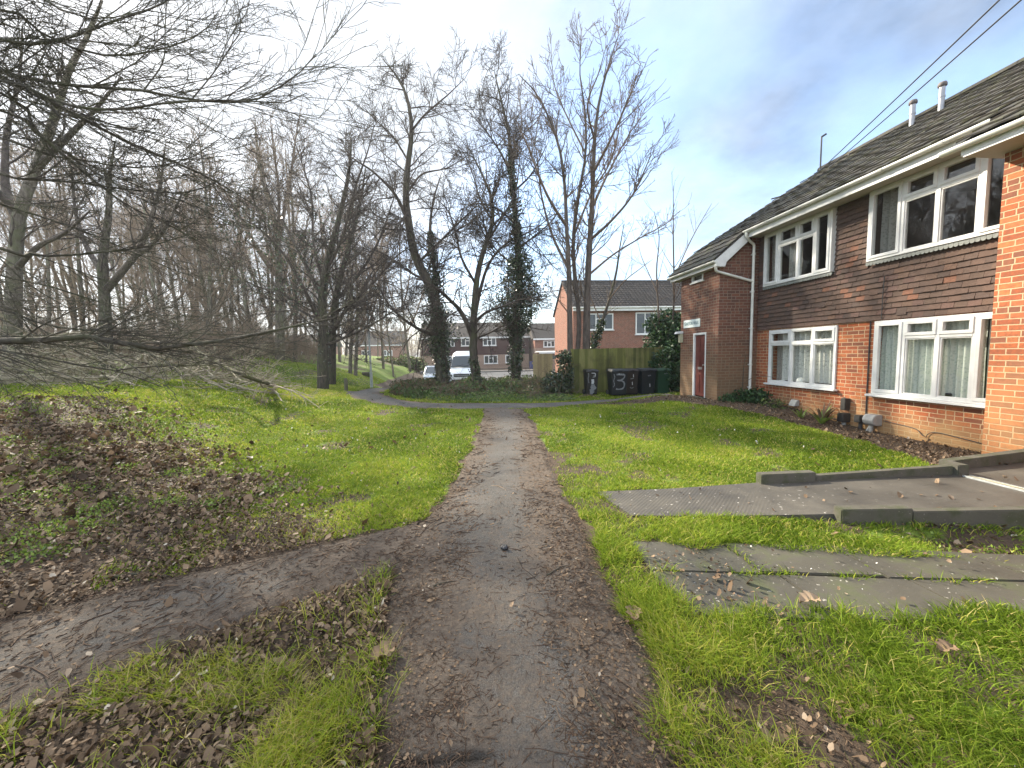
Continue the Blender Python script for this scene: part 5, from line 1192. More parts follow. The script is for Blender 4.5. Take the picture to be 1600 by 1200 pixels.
tree('tall_bare_tree', 'tall pale bare tree with fanning upright limbs behind the double-trunked tree', lim,
     [lv(2.4, .25, 1, (34, 10), 2.6, 7, .1, .08, .55, .04, .016, sides=5), lv(4.0, .12, 1, (36, 12), 1.2, 5, .13, .06, .6, .018, .013, sides=4), lv(5.0, .2, 1, (40, 14), .5, 3, .12, .05, .7, .013, .0105)], gp(438, 556), barkm='bark_pale', twigm='twig_red', seed=33)
# overhanging tree whose trunk stands out of frame on the left
TB = np.array([-8.6, 5.6, 0]); TB[2] = hz(TB[0], TB[1])
tw = lambda z: ('w', TB[0]+.02*z, TB[1], TB[2]+z)
tA = (resample(np.array([[TB[0], TB[1], TB[2]-.2], [TB[0]+.05, TB[1], 2.5], [TB[0], TB[1]+.1, 5], [TB[0]-.1, TB[1], 8.5]]), NL), np.linspace(.34, .12, NL), 1)
LM_ = [
 ([tw(4.9), (-60, 85, 5.6), (0, 122, 5.8), (60, 150, 6), (130, 186, 6.1), (200, 222, 6.3), (270, 252, 6.5), (340, 285, 6.7), (412, 330, 7)], .085, .007),
 ([tw(5.1), (-60, 90, 5.4), (0, 112, 5.4), (60, 126, 5.4), (130, 135, 5.4), (220, 141, 5.5), (300, 156, 5.6), (385, 159, 5.7), (430, 140, 5.7), (470, 112, 5.7), (494, 84, 5.7)], .06, .006),
 ([tw(4.8), (0, 125, 5.2), (90, 160, 5.1), (170, 172, 5), (250, 162, 5), (320, 157, 5.1), (390, 158, 5.2), (440, 162, 5.3), (480, 145, 5.4)], .05, .006),
 ([tw(5.3), (0, 62, 5.2), (60, 67, 5.3), (120, 55, 5.4), (180, 32, 5.6), (250, 8, 5.8), (300, -30, 6)], .06, .007),
 ([tw(5.4), (0, 15, 5.4), (70, 55, 5.6), (150, 85, 5.8), (230, 82, 6), (310, 55, 6.2), (340, 20, 6.3)], .05, .006),
 ([tw(4.2), (0, 272, 6.4), (60, 281, 6.6), (120, 285, 6.8), (200, 296, 7), (290, 301, 7.2), (340, 283, 7.3), (380, 262, 7.4)], .045, .006),
 ([tw(3.6), (0, 388, 6), (45, 396, 6.3), (80, 400, 6.6), (150, 395, 7), (230, 385, 7.4), (300, 365, 7.6)], .06, .008),
 ([tw(2.0), (-40, 537, 5.0), (0, 533, 5.1), (60, 532, 5.2), (95, 529, 5.3), (125, 525, 5.4), (180, 534, 5.5), (240, 545, 5.7), (300, 538, 5.9), (350, 532, 6.1), (395, 523, 6.3), (440, 514, 6.5), (490, 503, 6.7), (535, 494, 6.9)], .085, .007),
 ([tw(2.5), (0, 483, 5.6), (50, 501, 5.7), (90, 511, 5.8), (140, 516, 6), (200, 520, 6.2), (260, 525, 6.4), (330, 512, 6.6)], .045, .006),
 ([tw(1.7), (0, 547, 5.6), (60, 557, 5.7), (120, 570, 5.8), (180, 579, 5.9), (215, 590, 6), (252, 604, 6.0)], .045, .008),
 ([(182, 579, 5.9), (215, 574, 6.1), (260, 572, 6.3), (310, 570, 6.6)], .02, .006),
 ([tw(4.6), (0, 145, 5.9), (50, 200, 6.2), (110, 252, 6.5), (180, 308, 6.8), (240, 340, 7), (310, 350, 7.2), (385, 350, 7.4)], .05, .006),
 ([tw(4.5), (0, 172, 6.2), (60, 212, 6.6), (140, 258, 7), (220, 292, 7.4), (300, 320, 7.7), (360, 350, 8)], .05, .006),
 ([(300, 155, 5.6), (335, 112, 5.7), (362, 70, 5.8), (376, 45, 5.8), (370, -5, 5.9)], .016, .005),
 ([(225, 141, 5.5), (255, 95, 5.6), (258, 40, 5.7), (262, -20, 5.8)], .016, .005),
 ([tw(4.0), (0, 318, 6.8), (70, 340, 7.2), (140, 365, 7.6), (210, 395, 8), (280, 425, 8.3), (330, 440, 8.5)], .04, .006),
 ([tw(3.0), (0, 430, 6.6), (70, 445, 7), (150, 470, 7.4), (230, 490, 7.8), (300, 495, 8.1)], .04, .006),
 ([tw(5.5), (0, -20, 5), (80, 10, 5), (150, 30, 5.2), (210, 20, 5.4)], .05, .006),
 ([tw(4.4), (0, 215, 5.6), (60, 240, 5.8), (130, 250, 6), (210, 262, 6.3), (290, 250, 6.6), (345, 215, 6.8)], .04, .006)]
lim = [tA]+[Lb(p, a*(.75 if i == 7 else .52), b*.8) for i, (p, a, b) in enumerate(LM_)]
tree('overhanging_tree', 'near tree with long drooping branches reaching in from the left edge above the brush pile', lim,
     [lv(4.6, .25, 1, (26, 10), 2.1, 9, .07, -.008, .5, .011, .0046, sides=5, tap=.4), lv(6, .1, 1, (34, 14), .8, 6, .10, .03, .6, .0065, .0036, sides=4, tap=.5), lv(11, .1, 1, (50, 16), .15, 3, .14, .05, .7, .004, .003)], TB, barkm='limb', twigm='limb_dark', seed=41, clear=.62)
# brush pile and the fallen limb
g = np.random.default_rng(51)
bp = thing('brush_pile', 'tangled heap of pale cut branches lying on the bank under the low limb', 'brush pile', tuple(gp(160, 586)))
N = 240; px = g.uniform(-80, 420, N); yy = g.uniform(11.0, 14.2, N); hh = np.clip((430-px)/300, .12, 1)*g.random(N)**1.3*1.25
C0 = np.array([onY(a, 560, b) for a, b in zip(px, yy)]); C0[:, 2] = H(C0[:, 0], C0[:, 1])+.05+hh
an = g.normal(0, .95, N); el = g.normal(.05, .3, N)
D = np.stack([np.cos(an)*np.cos(el), np.sin(an)*np.cos(el), np.sin(el)], 1)*np.where(g.random(N) < .5, -1, 1)[:, None]
n = 9; P = np.zeros((N, n, 3)); P[:, 0] = C0; ln = g.uniform(1.0, 2.8, N)
for s in range(1, n):
    D = D+g.normal(size=(N, 3))*.10; D[:, 2] -= .03; D /= np.linalg.norm(D, axis=1, keepdims=True); P[:, s] = P[:, s-1]+D*(ln/(n-1))[:, None]
P[:, :, 2] = np.maximum(P[:, :, 2], H(P[:, :, 0], P[:, :, 1])+.02)
RR = g.uniform(.010, .034, N)[:, None]*(1-np.linspace(0, .75, n)[None])
P1, R1 = spawn(P, RR, 3.2, .1, 1, (42, 15), .9, 6, .15, .02, .6, .016, .008, g)
P2, R2 = spawn(P1, R1, 2.2, .1, 1, (45, 15), .3, 4, .15, .02, .6, .008, .0055, g)
V, Q = tubes([(P, RR), (P1, R1), (P2, R2)], [6, 4, 3]); np_mesh('branches', V, [Q], M['twig_pale'], bp, smooth=True)
a_, b_ = gp(443, 606), onY(300, 535, 10.6)
lim = [T([('w', *(a_+np.array([0, 0, .04]))), (400, 594, 9.2), (352, 573, 9.8), (320, 556, 10.2), (300, 535, 10.6), (270, 500, 11)], .075, .02), Lb([(330, 562, 10.1), (290, 540, 10.3), (250, 535, 10.6), (200, 520, 11)], .035, .006), Lb([(350, 572, 9.8), (300, 570, 9.6), (255, 575, 9.5)], .025, .006)]
tree('fallen_limb', 'broken bough slanting down from the brush pile, its cut end resting on the grass', lim, [lv(2.5, .35, 1, (40, 12), 1.2, 7, .1, .02, .5, .014, .006, sides=4), lv(3, .1, 1, (40, 12), .5, 4, .1, .03, .6, .007, .004)], a_, barkm='limb', twigm='twig_pale', cat='fallen branch', seed=52)
# ------------------------------------------------------------------ the wood on the rise: prototypes copied one by one
def proto(h, r, seed, lean, lv1, barkm, twigm, fork=0):
    g = np.random.default_rng(seed); n = NL
    z = np.linspace(-.3, h, n); P = np.stack([lean*np.sin(z/h*2.2)+g.normal(0, .03, n).cumsum()*.4, g.normal(0, .03, n).cumsum()*.4, z], 1); P[:, :2] -= P[0, :2]
    lim = [(P, r*(1-np.linspace(0, 1, n))**.7+.02, 1)]
    for k in range(fork):
        i = int(n*g.uniform(.22, .5)); a = g.uniform(0, 6.28); m = np.linspace(0, 1, n)
        ln = h-P[i, 2]; Q = P[i]+np.stack([np.cos(a)*ln*.34*m**.7, np.sin(a)*ln*.34*m**.7, ln*.95*m], 1)+g.normal(0, .02, (n, 3)).cumsum(0)*.5
        lim.append((Q, r*.55*(1-m)**.7+.018))
    t = tree('woodland_tree', 'x', lim, lv1, (0, 0, 0), barkm, twigm, seed=seed)
    return t
W1 = [lv(2.6, .2, 1, (42, 12), 2.5, 6, .1, .06, .5, .032, .016, sides=4), lv(4.0, .12, 1, (42, 14), 1.2, 4, .13, .05, .6, .018, .013), lv(5.0, .15, 1, (42, 14), .6, 3, .12, .04, .7, .013, .011)]
protos = [proto(13, .10, 61, .6, W1, 'wood_bark', 'wood_twig', 2), proto(15, .12, 62, -.5, W1, 'wood_bark', 'wood_twig', 3), proto(11, .08, 63, .4, W1, 'wood_bark', 'wood_twig', 1), proto(14, .15, 64, .9, W1, 'bark_pale', 'wood_twig', 2)]
def copy_thing(t, loc, rz, sc, label, group):
    c = t.copy(); COL.objects.link(c); c.location = loc; c.rotation_euler = (0, 0, rz); c.scale = (sc, sc, sc)
    c['label'] = label; c['group'] = group
    for ch in t.children:
        d = ch.copy(); COL.objects.link(d); d.parent = c
    return c
wl = ['slender grey-barked bare tree among the wood on the grassy rise', 'dark many-forked bare tree among the wood on the grassy rise', 'thin straight bare pole of a tree among the wood on the grassy rise', 'stout leaning bare tree among the wood on the grassy rise']
spots = []
gg = np.random.default_rng(71)
for px, Yd in [(-60, 24), (-20, 31), (48, 33), (75, 27), (95, 38), (118, 30), (140, 36), (190, 33), (205, 27), (225, 38), (243, 30), (262, 26), (275, 35), (290, 29), (305, 40), (322, 27), (335, 34), (350, 42), (362, 30), (378, 37), (392, 28), (408, 42), (425, 34), (455, 33), (468, 40), (482, 31), (498, 38), (530, 34), (545, 27), (553, 26.5), (572, 40), (598, 36), (614, 33), (640, 42), (660, 52), (668, 62), (30, 44), (160, 46), (250, 48), (315, 50), (440, 50), (520, 50), (590, 55), (632, 58), (10, 27), (65, 30), (110, 33), (130, 27), (178, 36), (215, 33), (238, 36), (270, 32), (300, 33), (312, 38), (343, 29), (370, 33), (402, 37), (417, 30), (445, 37), (460, 29), (475, 36), (490, 34), (508, 42), (540, 45)]:
    p = onY(px, 550, Yd); spots.append((p[0], Yd))
for i, (x, y) in enumerate(spots):
    k = int(gg.integers(0, 4)); 
    if i in (28, 29): k = 3
    t = protos[k]; sc = float(gg.uniform(.72, 1.05)); rz = float(gg.uniform(0, 6.28))
    if i < 4: pass
    copy_thing(t, (x, y, hz(x, y)), rz, sc, wl[k], 'bare trees of the wood on the rise')
for t in protos:
    for ch in list(t.children): bpy.data.objects.remove(ch)
    bpy.data.objects.remove(t)
# brown thicket under the wood
def thicket_proto(seed):
    g = np.random.default_rng(seed); N = 26; n = 9; P = np.zeros((N, n, 3)); P[:, 0, :2] = g.normal(0, .5, (N, 2)); P[:, 0, 2] = -.1
    D = np.stack([g.normal(0, .35, N), g.normal(0, .35, N), np.ones(N)], 1)
    ln = g.uniform(1.8, 3.6, N)
    for s in range(1, n):
        D = D+g.normal(size=(N, 3))*.1; D /= np.linalg.norm(D, axis=1, keepdims=True); P[:, s] = P[:, s-1]+D*(ln/(n-1))[:, None]
    RR = g.uniform(.014, .03, N)[:, None]*(1-np.linspace(0, .7, n)[None])
    P1, R1 = spawn(P, RR, 3.5, .1, 1, (40, 14), 1.2, 6, .12, .04, .6, .014, .009, g); P2, R2 = spawn(P1, R1, 3.5, .1, 1, (42, 14), .6, 4, .14, .03, .7, .010, .008, g)
    V, Q = tubes([(P, RR), (P1, R1), (P2, R2)], [5, 4, 3]); return np_mesh('thicket', V, [Q], M['wood_twig'], smooth=True)
tp = [thicket_proto(81), thicket_proto(82)]
first = [True, True]
for i, (px, Yd) in enumerate([(-40, 26), (15, 29), (60, 25), (100, 28), (130, 25), (150, 30), (185, 28), (210, 25), (232, 29), (252, 26), (278, 30), (300, 26), (318, 29), (338, 27), (355, 30), (375, 28), (395, 31), (415, 27), (448, 30), (470, 28), (488, 31), (88, 33), (170, 35), (265, 34), (225, 22), (320, 22.5), (140, 21), (60, 20), (370, 24), (280, 24), (330, 35), (400, 36), (460, 37), (-10, 34), (40, 36), (120, 38), (220, 36), (290, 39), (365, 38), (430, 40), (500, 39), (205, 31), (345, 32)]):
    p = onY(px, 550, Yd); k = i % 2; o = tp[k] if first[k] else tp[k].copy()
    if not first[k]: COL.objects.link(o)
    first[k] = False; o.location = (p[0], Yd, hz(p[0], Yd)); o.rotation_euler = (0, 0, float(gg.uniform(0, 6))); s = float(gg.uniform(.65, 1.0)); o.scale = (s*1.2, s*1.2, s)
    setp(o, 'brown leafless thicket bush under the trees on the rise', 'bush', 'thicket bushes under the wood')
# far-off wood behind, read as one mass
g = np.random.default_rng(85); N = 560; n = 8; xs_ = g.uniform(-125, 45, N); ys_ = g.uniform(104, 125, N)*np.where(xs_ < -40, .72, 1)
P = np.zeros((N, n, 3)); P[:, 0] = np.stack([xs_, ys_, H(xs_, ys_)-.3], 1); D = np.stack([g.normal(0, .12, N), g.normal(0, .12, N), np.ones(N)], 1); ln = g.uniform(5, 12.5, N)
for s_ in range(1, n):
    D = D+g.normal(size=(N, 3))*.06; D /= np.linalg.norm(D, axis=1, keepdims=True); P[:, s_] = P[:, s_-1]+D*(ln/(n-1))[:, None]
RR = g.uniform(.05, .13, N)[:, None]*(1-np.linspace(0, .8, n)[None])
P1, R1 = spawn(P, RR, 1.6, .08, 1, (42, 14), 3.0, 6, .12, .06, .5, .05, .03, g); P2, R2 = spawn(P1, R1, 2.0, .1, 1, (42, 14), 1.3, 4, .14, .04, .7, .03, .022, g)
V, Q = tubes([(P, RR), (P1, R1), (P2, R2)], [5, 3, 3]); setp(np_mesh('far_wood', V, [Q], M['wood_twig'], smooth=True), kind='stuff')
# ------------------------------------------------------------------ evergreen bushes and low plants
def bush(name, label, blobs, N, size, mat, seed, stems=8, cat='bush', group=None):
    g = np.random.default_rng(seed); b0 = blobs[0]
    t = thing(name, label, cat, (b0[0], b0[1], hz(b0[0], b0[1])), group); C = []
    tot = sum(b[3]*b[4]*b[5] for b in blobs)
    for (x, y, z, a, b, c) in blobs:
        k = int(N*a*b*c/tot); d = g.normal(size=(k, 3)); d /= np.linalg.norm(d, axis=1, keepdims=True)
        rr = (g.random(k)**.35)*(.62+.65*vnoise(d[:, 0]*2.6+x*3, d[:, 2]*2.6+d[:, 1]*2+seed))
        C.append(np.array([x, y, z])+d*rr[:, None]*np.array([a, b, c]))
    C = np.vstack(C); C = C[C[:, 2] > H(C[:, 0], C[:, 1])]
    V, q, ti = leaf_cards(C, size, g); np_mesh('foliage', V, [q], M[mat], t, attrs={'tint': ti})
    mb = MB()
    for k in range(stems):
        e = C[g.integers(len(C))]; s = np.array([b0[0]+g.normal(0, b0[3]*.3), b0[1]+g.normal(0, b0[4]*.3), 0]); s[2] = hz(s[0], s[1])-.05
        mb.tube(resample([s, (s+e)/2+g.normal(0, .08, 3), e], 6), [.02, .018, .015, .012, .01, .006], 5)
    mb.build('stem', M['bark'], t)
    return t
bush('laurel_bush', 'dark glossy evergreen bush between the green fence and the brick entrance block', [(7.4, 13.6, .7, .8, .8, 1.0), (8.0, 14.2, 1.6, .9, 1, 1.0), (7.8, 14.8, 2.3, 1.0, .9, .8), (7.2, 12.9, .5, .6, .6, .6), (8.3, 13.2, 1.1, .7, .7, 1.3)], 14000, .13, 'laurel', 91)
bush('evergreen_shrub', 'broad leafy evergreen shrub rising above the fence in front of the brick house windows', [(8.2, 16.2, 1.4, .8, .8, 1.1), (9.0, 16.4, 1.8, .9, .8, 1.1), (7.6, 16.2, 1.0, .6, .6, .7), (8.8, 16, 2.5, .6, .6, .6)], 7000, .13, 'laurel', 92)
bush('ivy_bush', 'ivy-smothered post and dark scrub at the left end of the green fence', [(3.35, 13.9, .5, .38, .4, 1.1), (3.0, 13.8, .2, .6, .5, .6), (3.3, 13.9, 1.3, .35, .35, .3)], 3300, .10, 'ivy', 93)
bush('scrub_bush', 'low clump of dark leafy plants at the foot of the white downpipe', [(6.95, 9.2, .18, .34, .26, .27), (6.6, 9.3, .12, .3, .2, .2), (7.12, 8.95, .22, .26, .28, .32)], 2400, .075, 'laurel', 94)
bush('scrub_bush', 'grey-green wispy plant beside the leafy clump on the soil bed', [(7.15, 8.5, .12, .25, .3, .2)], 500, .06, 'cover', 95, 14)
bush('hedge', 'low rounded hedge in the distance left of the silver car', [(-8.0, 46, .3, 3.2, 1.2, 1.2), (-11, 47, .4, 2.5, 1.2, 1.1)], 5000, .25, 'cover', 97)
# sword-leaved plant by the meters
sp = thing('sword_plant', 'spiky plant with brown and green sword leaves in front of the black meter boxes', 'plant', (7.1, 7.15, hz(7.1, 7.15)))
def blades(name, c, N, L, w, mat, parent, seed, tint):
    g = np.random.default_rng(seed); V = []; Q = []; ti = []
    for k in range(N):
        a = g.uniform(0, 6.28); l = L*g.uniform(.6, 1.1); el = g.uniform(.9, 1.45); d = np.array([math.cos(a)*math.cos(el), math.sin(a)*math.cos(el), math.sin(el)]); sd = np.array([-math.sin(a), math.cos(a), 0])*w
        b = len(V); p = np.array(c)+np.array([math.cos(a), math.sin(a), 0])*.03
        for s in range(5):
            f = [1, 1.05, .9, .6, .08][s]; V += [p-sd*f, p+sd*f]; p = p+d*l/4; d = d+np.array([math.cos(a)*.1, math.sin(a)*.1, -.16]); d /= np.linalg.norm(d)
        Q += [(b+2*s, b+2*s+1, b+2*s+3, b+2*s+2) for s in range(4)]; ti += [g.uniform(*tint)]*10
    np_mesh(name, np.array(V), [Q], M[mat], parent, attrs={'tint': np.array(ti)})
blades('leaf', (7.15, 7.2, hz(7.15, 7.2)), 26, .5, .022, 'litter', sp, 5, (.2, .7)); blades('leaf', (7.05, 7.1, hz(7.05, 7.1)), 14, .42, .02, 'moss', sp, 6, (0, .6))
blades('leaf', (7.0, 7.55, hz(7.0, 7.55)), 9, .28, .018, 'moss', sp, 7, (0, .5))
tA = T([('w', 7.0, 9.35, -.05), ('w', 6.98, 9.36, .5), ('w', 7.02, 9.4, 1.0), ('w', 7.08, 9.42, 1.3)], .014, .005)
tree('shrub', 'bare thin stem with a few twigs growing beside the white downpipe', [tA, Lb([('w', 7.0, 9.36, .6), ('w', 7.2, 9.25, .75), ('w', 7.4, 9.0, .78), ('w', 7.5, 8.7, .72)], .007, .003)], [lv(5, .2, 1, (45, 14), .35, 5, .12, .02, .6, .006, .003)], (7.0, 9.35, hz(7, 9.35)), twigm='twig_red', cat='shrub', seed=98)
# bramble stems round the tree feet
g = np.random.default_rng(99); N = 420
bx = g.uniform(-3, 3.6, N); by = g.uniform(12.3, 17.5, N); P = np.zeros((N, 9, 3)); ok = inpoly(bx, by, P_UNDER) | (bx > 2.4); bx, by = bx[ok], by[ok]; N = len(bx); P = np.zeros((N, 9, 3))
P[:, 0] = np.stack([bx, by, H(bx, by)], 1); D = np.stack([g.normal(0, .7, N), g.normal(0, .7, N), np.ones(N)], 1); ln = g.uniform(.4, 1.1, N)*(1+.6*(bx > 2.2))
for s in range(1, 9):
    D = D+g.normal(size=(N, 3))*.08; D[:, 2] -= .17; D /= np.linalg.norm(D, axis=1, keepdims=True); P[:, s] = P[:, s-1]+D*(ln/8)[:, None]
RR = np.full((N, 9), .006)*(1-np.linspace(0, .5, 9))
P1, R1 = spawn(P, RR, 4, .2, 1, (45, 14), .3, 4, .1, 0, .8, .005, .004, g)
V, Q = tubes([(P, RR), (P1, R1)], [4, 3]); setp(np_mesh('brambles', V, [Q], M['twig_red'], smooth=True), kind='stuff')
# ------------------------------------------------------------------ scatter: grass, dead leaves, debris
def in_view(x, y, m=12):
    a = np.degrees(np.arctan2(x, y)); return (a > -50-m) & (a < 60+m) & (y > .3)
def candidates(g, N, rmin, rmax, pw):
    "points with density falling as r**-pw"
    u = g.random(N); e = 2-pw
    r = (rmin**e+u*(rmax**e-rmin**e))**(1/e); a = np.radians(g.uniform(-58, 66, N))
    return r*np.sin(a), r*np.cos(a), r
LIFT = lambda x, y: H(x, y)+np.where(inpoly(x, y, P_MAIN) | inpoly(x, y, P_SIDE) | inpoly(x, y, P_CROSS), .022, 0)
def make_grass():
    g = np.random.default_rng(101)
    x, y, r = candidates(g, 1500000, 1.1, 30, 1.5)
    gw = grass_w(x, y); keep = g.random(len(x)) < np.clip(gw*1.05-.03, 0, 1)
    x, y, r = x[keep], y[keep], r[keep]; keep = (H(x, y) < 3); N = len(x)
    near = np.clip((4.5-r)/3, 0, 1)
    hgt = (.042+.056*near)*g.uniform(.55, 1.5, N)*(.7+.7*vnoise(x*2.2+4, y*2.2+8))
    tuft = ((x < -.2) & (y < 3.2)) | ((x > .9) & (y < 3.4))
    hgt *= np.where(tuft, 1.25, 1.0)*(1-.4*litter_w(x, y)*(y > 2.6)); hgt *= np.where(inpoly(x, y, P_UNDER), 1.8, 1)
    wid = (.0014+.0008*g.random(N))*np.clip(r/2.0, .85, 7)**.92
    hgt *= np.clip(r/9, 1, 1.6)
    az = 6.2832*vnoise(x*1.1+50, y*1.1+7)*1.3+g.normal(0, 1.7, N)
    ln = g.uniform(.25, 1.25, N)
    d = np.stack([np.cos(az)*ln, np.sin(az)*ln, np.ones(N)], 1); d /= np.linalg.norm(d, axis=1, keepdims=True)
    th = g.uniform(0, 6.28, N); sd = np.stack([np.cos(th), np.sin(th), np.zeros(N)], 1)*wid[:, None]
    p0 = np.stack([x, y, H(x, y)-.004], 1); p1 = p0+d*(hgt*.55)[:, None]
    d2 = d.copy(); d2[:, :2] *= 1.9; d2[:, 2] *= .55; d2 /= np.linalg.norm(d2, axis=1, keepdims=True); p2 = p1+d2*(hgt*.5)[:, None]
    V = np.stack([p0-sd, p0+sd, p1-sd*.8, p1+sd*.8, p2], 1)
    ii = np.arange(N*5).reshape(N, 5); q = ii[:, [0, 1, 3, 2]]; t = ii[:, [2, 3, 4]]
    tint = np.clip(.02+.86*fbm(x*.8+2, y*.8+5, 3)+g.normal(0, .17, N)+.2*litter_w(x, y), 0, 1)
    dry = g.random(N) < .08+.10*S((fbm(x*1.9+33, y*1.9+4, 3)-.5)/.15); tint = np.where(dry, g.uniform(.88, 1, N), tint)
    o = np_mesh('grass', V.reshape(-1, 3), [q, t], M['grass'], attrs={'tint': np.repeat(tint, 5)})
    setp(o, kind='stuff'); print('grass blades', N)
make_grass()
def leaf_mesh(name, x, y, z, size, mat, g, tint, flat=.22, curl=.35, mind=.3, kind='stuff'):
    "fallen leaves: a six-point lobed outline folded along the midrib"
    N = len(x); th = g.uniform(0, 6.283, N); tl = g.normal(0, flat, (N, 2)); s = size[:, None]
    u = np.stack([np.cos(th), np.sin(th), tl[:, 0]], 1); v = np.stack([-np.sin(th), np.cos(th), tl[:, 1]], 1)
    up = np.array([0, 0, 1.]); cu = g.uniform(-.1, 1, (N, 1))*curl; asp = g.uniform(.28, .5, (N, 1))
    C = np.stack([x, y, z], 1)
    pts = [C-u*s*.5+up*s*cu*.5, C-u*s*.18+v*s*asp+up*s*cu*g.uniform(.1, .9, (N, 1)), C+u*s*.22+v*s*asp*g.uniform(.6, 1.1, (N, 1))+up*s*cu*.6, C+u*s*.5+up*s*cu*g.uniform(0, .9, (N, 1)),
           C+u*s*.22-v*s*asp*g.uniform(.6, 1.1, (N, 1))+up*s*cu*.5, C-u*s*.18-v*s*asp+up*s*cu*g.uniform(.1, .9, (N, 1)), C]
    V = np.stack(pts, 1); ii = np.arange(N*7).reshape(N, 7)
    q = np.vstack([ii[:, [0, 6, 2, 1]], ii[:, [6, 3, 2, 2]][:, :3].repeat(1, 0)[:, [0, 1, 2, 2]][:0], ii[:, [0, 5, 4, 6]]]); t = np.vstack([ii[:, [6, 3, 2]], ii[:, [6, 4, 3]]])
    o = np_mesh(name, V.reshape(-1, 3), [q, t], M[mat], attrs={'tint': np.repeat(tint, 7)}); return setp(o, kind=kind)
def make_litter():
    g = np.random.default_rng(102)
    x, y, r = candidates(g, 300000, 1.1, 15, 1.15)
    w = litter_w(x, y)*(.35+.55*S((fbm(x*1.3+9, y*1.3+1, 3)-.32)/.3))*.95+.010*(x < 0)+.003
    onp = inpoly(x, y, P_MAIN); side = inpoly(x, y, P_SIDE); edge = ~inpoly(*(wob(x, y, .0)), P_MAIN) 
    cx = -.1+.09*y
    w = np.where(onp, .05*S((np.abs(x-cx)-.22)/.35)*S((5-y)/3)+.004, w); w = np.where(side, .012, w)
    w = np.where(inpoly(x, y, P_RAMP) | inpoly(x, y, P_SLAB), .006, w)
    w = np.where(inpoly(x, y, P_MULCH), .5, w); w = np.where(inpoly(x, y, P_WEEDY), .25, w)
    w = np.where((x > .6) & (x < 1.7) & (y < 2.6) & ~onp, .10, w)
    k = g.random(len(x)) < w; x, y, r = x[k], y[k], r[k]; N = len(x)
    size = np.exp(g.normal(-3.8, .42, N))*np.clip(r/4.5, .8, 1.5); size *= np.where(inpoly(x, y, P_MAIN), .8, 1)*np.where(inpoly(x, y, P_MULCH), .6, 1)
    z = LIFT(x, y)+.012+.03*g.random(N)*litter_w(x, y); z = np.where(inpoly(x, y, P_RAMP), np.maximum(H(x, y)+.02, .012+.095*S((x-1.2)/4.2))+.006, z); z = np.where(inpoly(x, y, P_SLAB), H(x, y)+.034, z)
    leaf_mesh('fallen_leaves', x, y, z, size, 'litter', g, np.clip(g.beta(1.5, 2.2, N)+np.where(g.random(N) < .05, .35, 0), 0, 1), .55, .95); print('leaves', N)
make_litter()
def make_debris():
    g = np.random.default_rng(103)
    x, y, r = candidates(g, 150000, 1.0, 10, 1.2); cx = -.06+.085*y
    onp = inpoly(*wob(x, y, .05), P_MAIN); off = np.abs(x-cx)
    w = np.where(onp, (.25+.75*S((off-.05)/.3))*(.35+.65*S((4.2-y)/2))*S((fbm(x*2.4+3, y*2.4+77, 3)-.30)/.25)*.62, 0)+np.where(inpoly(x, y, P_SIDE), .06, 0)+.12*S((-x-.42)/.3)*(1-S((y-3.0)/.5))+.10*litter_w(x, y)
    w = np.where((x > .6) & (x < 1.5) & (y < 2.8) & ~onp, .25, w)
    k = g.random(len(x)) < w; x, y, r = x[k], y[k], r[k]; N = len(x)
    n = 4; P = np.zeros((N, n, 3)); a = g.uniform(0, 6.28, N); ln = np.exp(g.normal(-3.6, .55, N))*np.clip(r/3, .8, 1.5)*np.where(g.random(N) < .07, g.uniform(2, 5, N), 1)
    P[:, 0] = np.stack([x, y, LIFT(x, y)+.004], 1)
    for s in range(1, n):
        a = a+g.normal(0, .35, N); P[:, s] = P[:, s-1]+np.stack([np.cos(a), np.sin(a), g.normal(0, .12, N)], 1)*(ln/(n-1))[:, None]
    P[:, :, 2] = np.maximum(P[:, :, 2], LIFT(P[:, :, 0], P[:, :, 1])+.003)
    RR = (g.uniform(.0008, .0024, N)*np.clip(r/2.2, .9, 2.2))[:, None]*np.ones((1, n))
    V, Q = tubes([(P, RR)], [4]); o = np_mesh('twig_debris', V, [Q], M['debris'], attrs={'tint': np.repeat(np.clip(g.beta(1.3, 2.2, N), 0, 1), n*4)}); setp(o, kind='stuff'); print('debris', N)
    # crumbs of leaf and bark trodden into the path
    x, y, r = candidates(g, 60000, 1.0, 8, 1.3); cx = -.06+.085*y; onp = inpoly(*wob(x, y, .06), P_MAIN); off = np.abs(x-cx)
    k = (g.random(len(x)) < np.where(onp, .5*(.12+.9*S((off-.10)/.3)), np.where(inpoly(x, y, P_SIDE), .08, np.where((x > .6) & (x < 1.5) & (y < 2.8), .3, .35*S((-x-.42)/.3)*(1-S((y-3.0)/.5))))))
    x, y, r = x[k], y[k], r[k]; N = len(x)
    leaf_mesh('leaf_crumbs', x, y, LIFT(x, y)+.005, g.uniform(.005, .018, N)*np.clip(r/2.5, .9, 1.7), 'litter', g, np.clip(g.beta(1.5, 2.8, N), 0, .62), .15, .25)
make_debris()
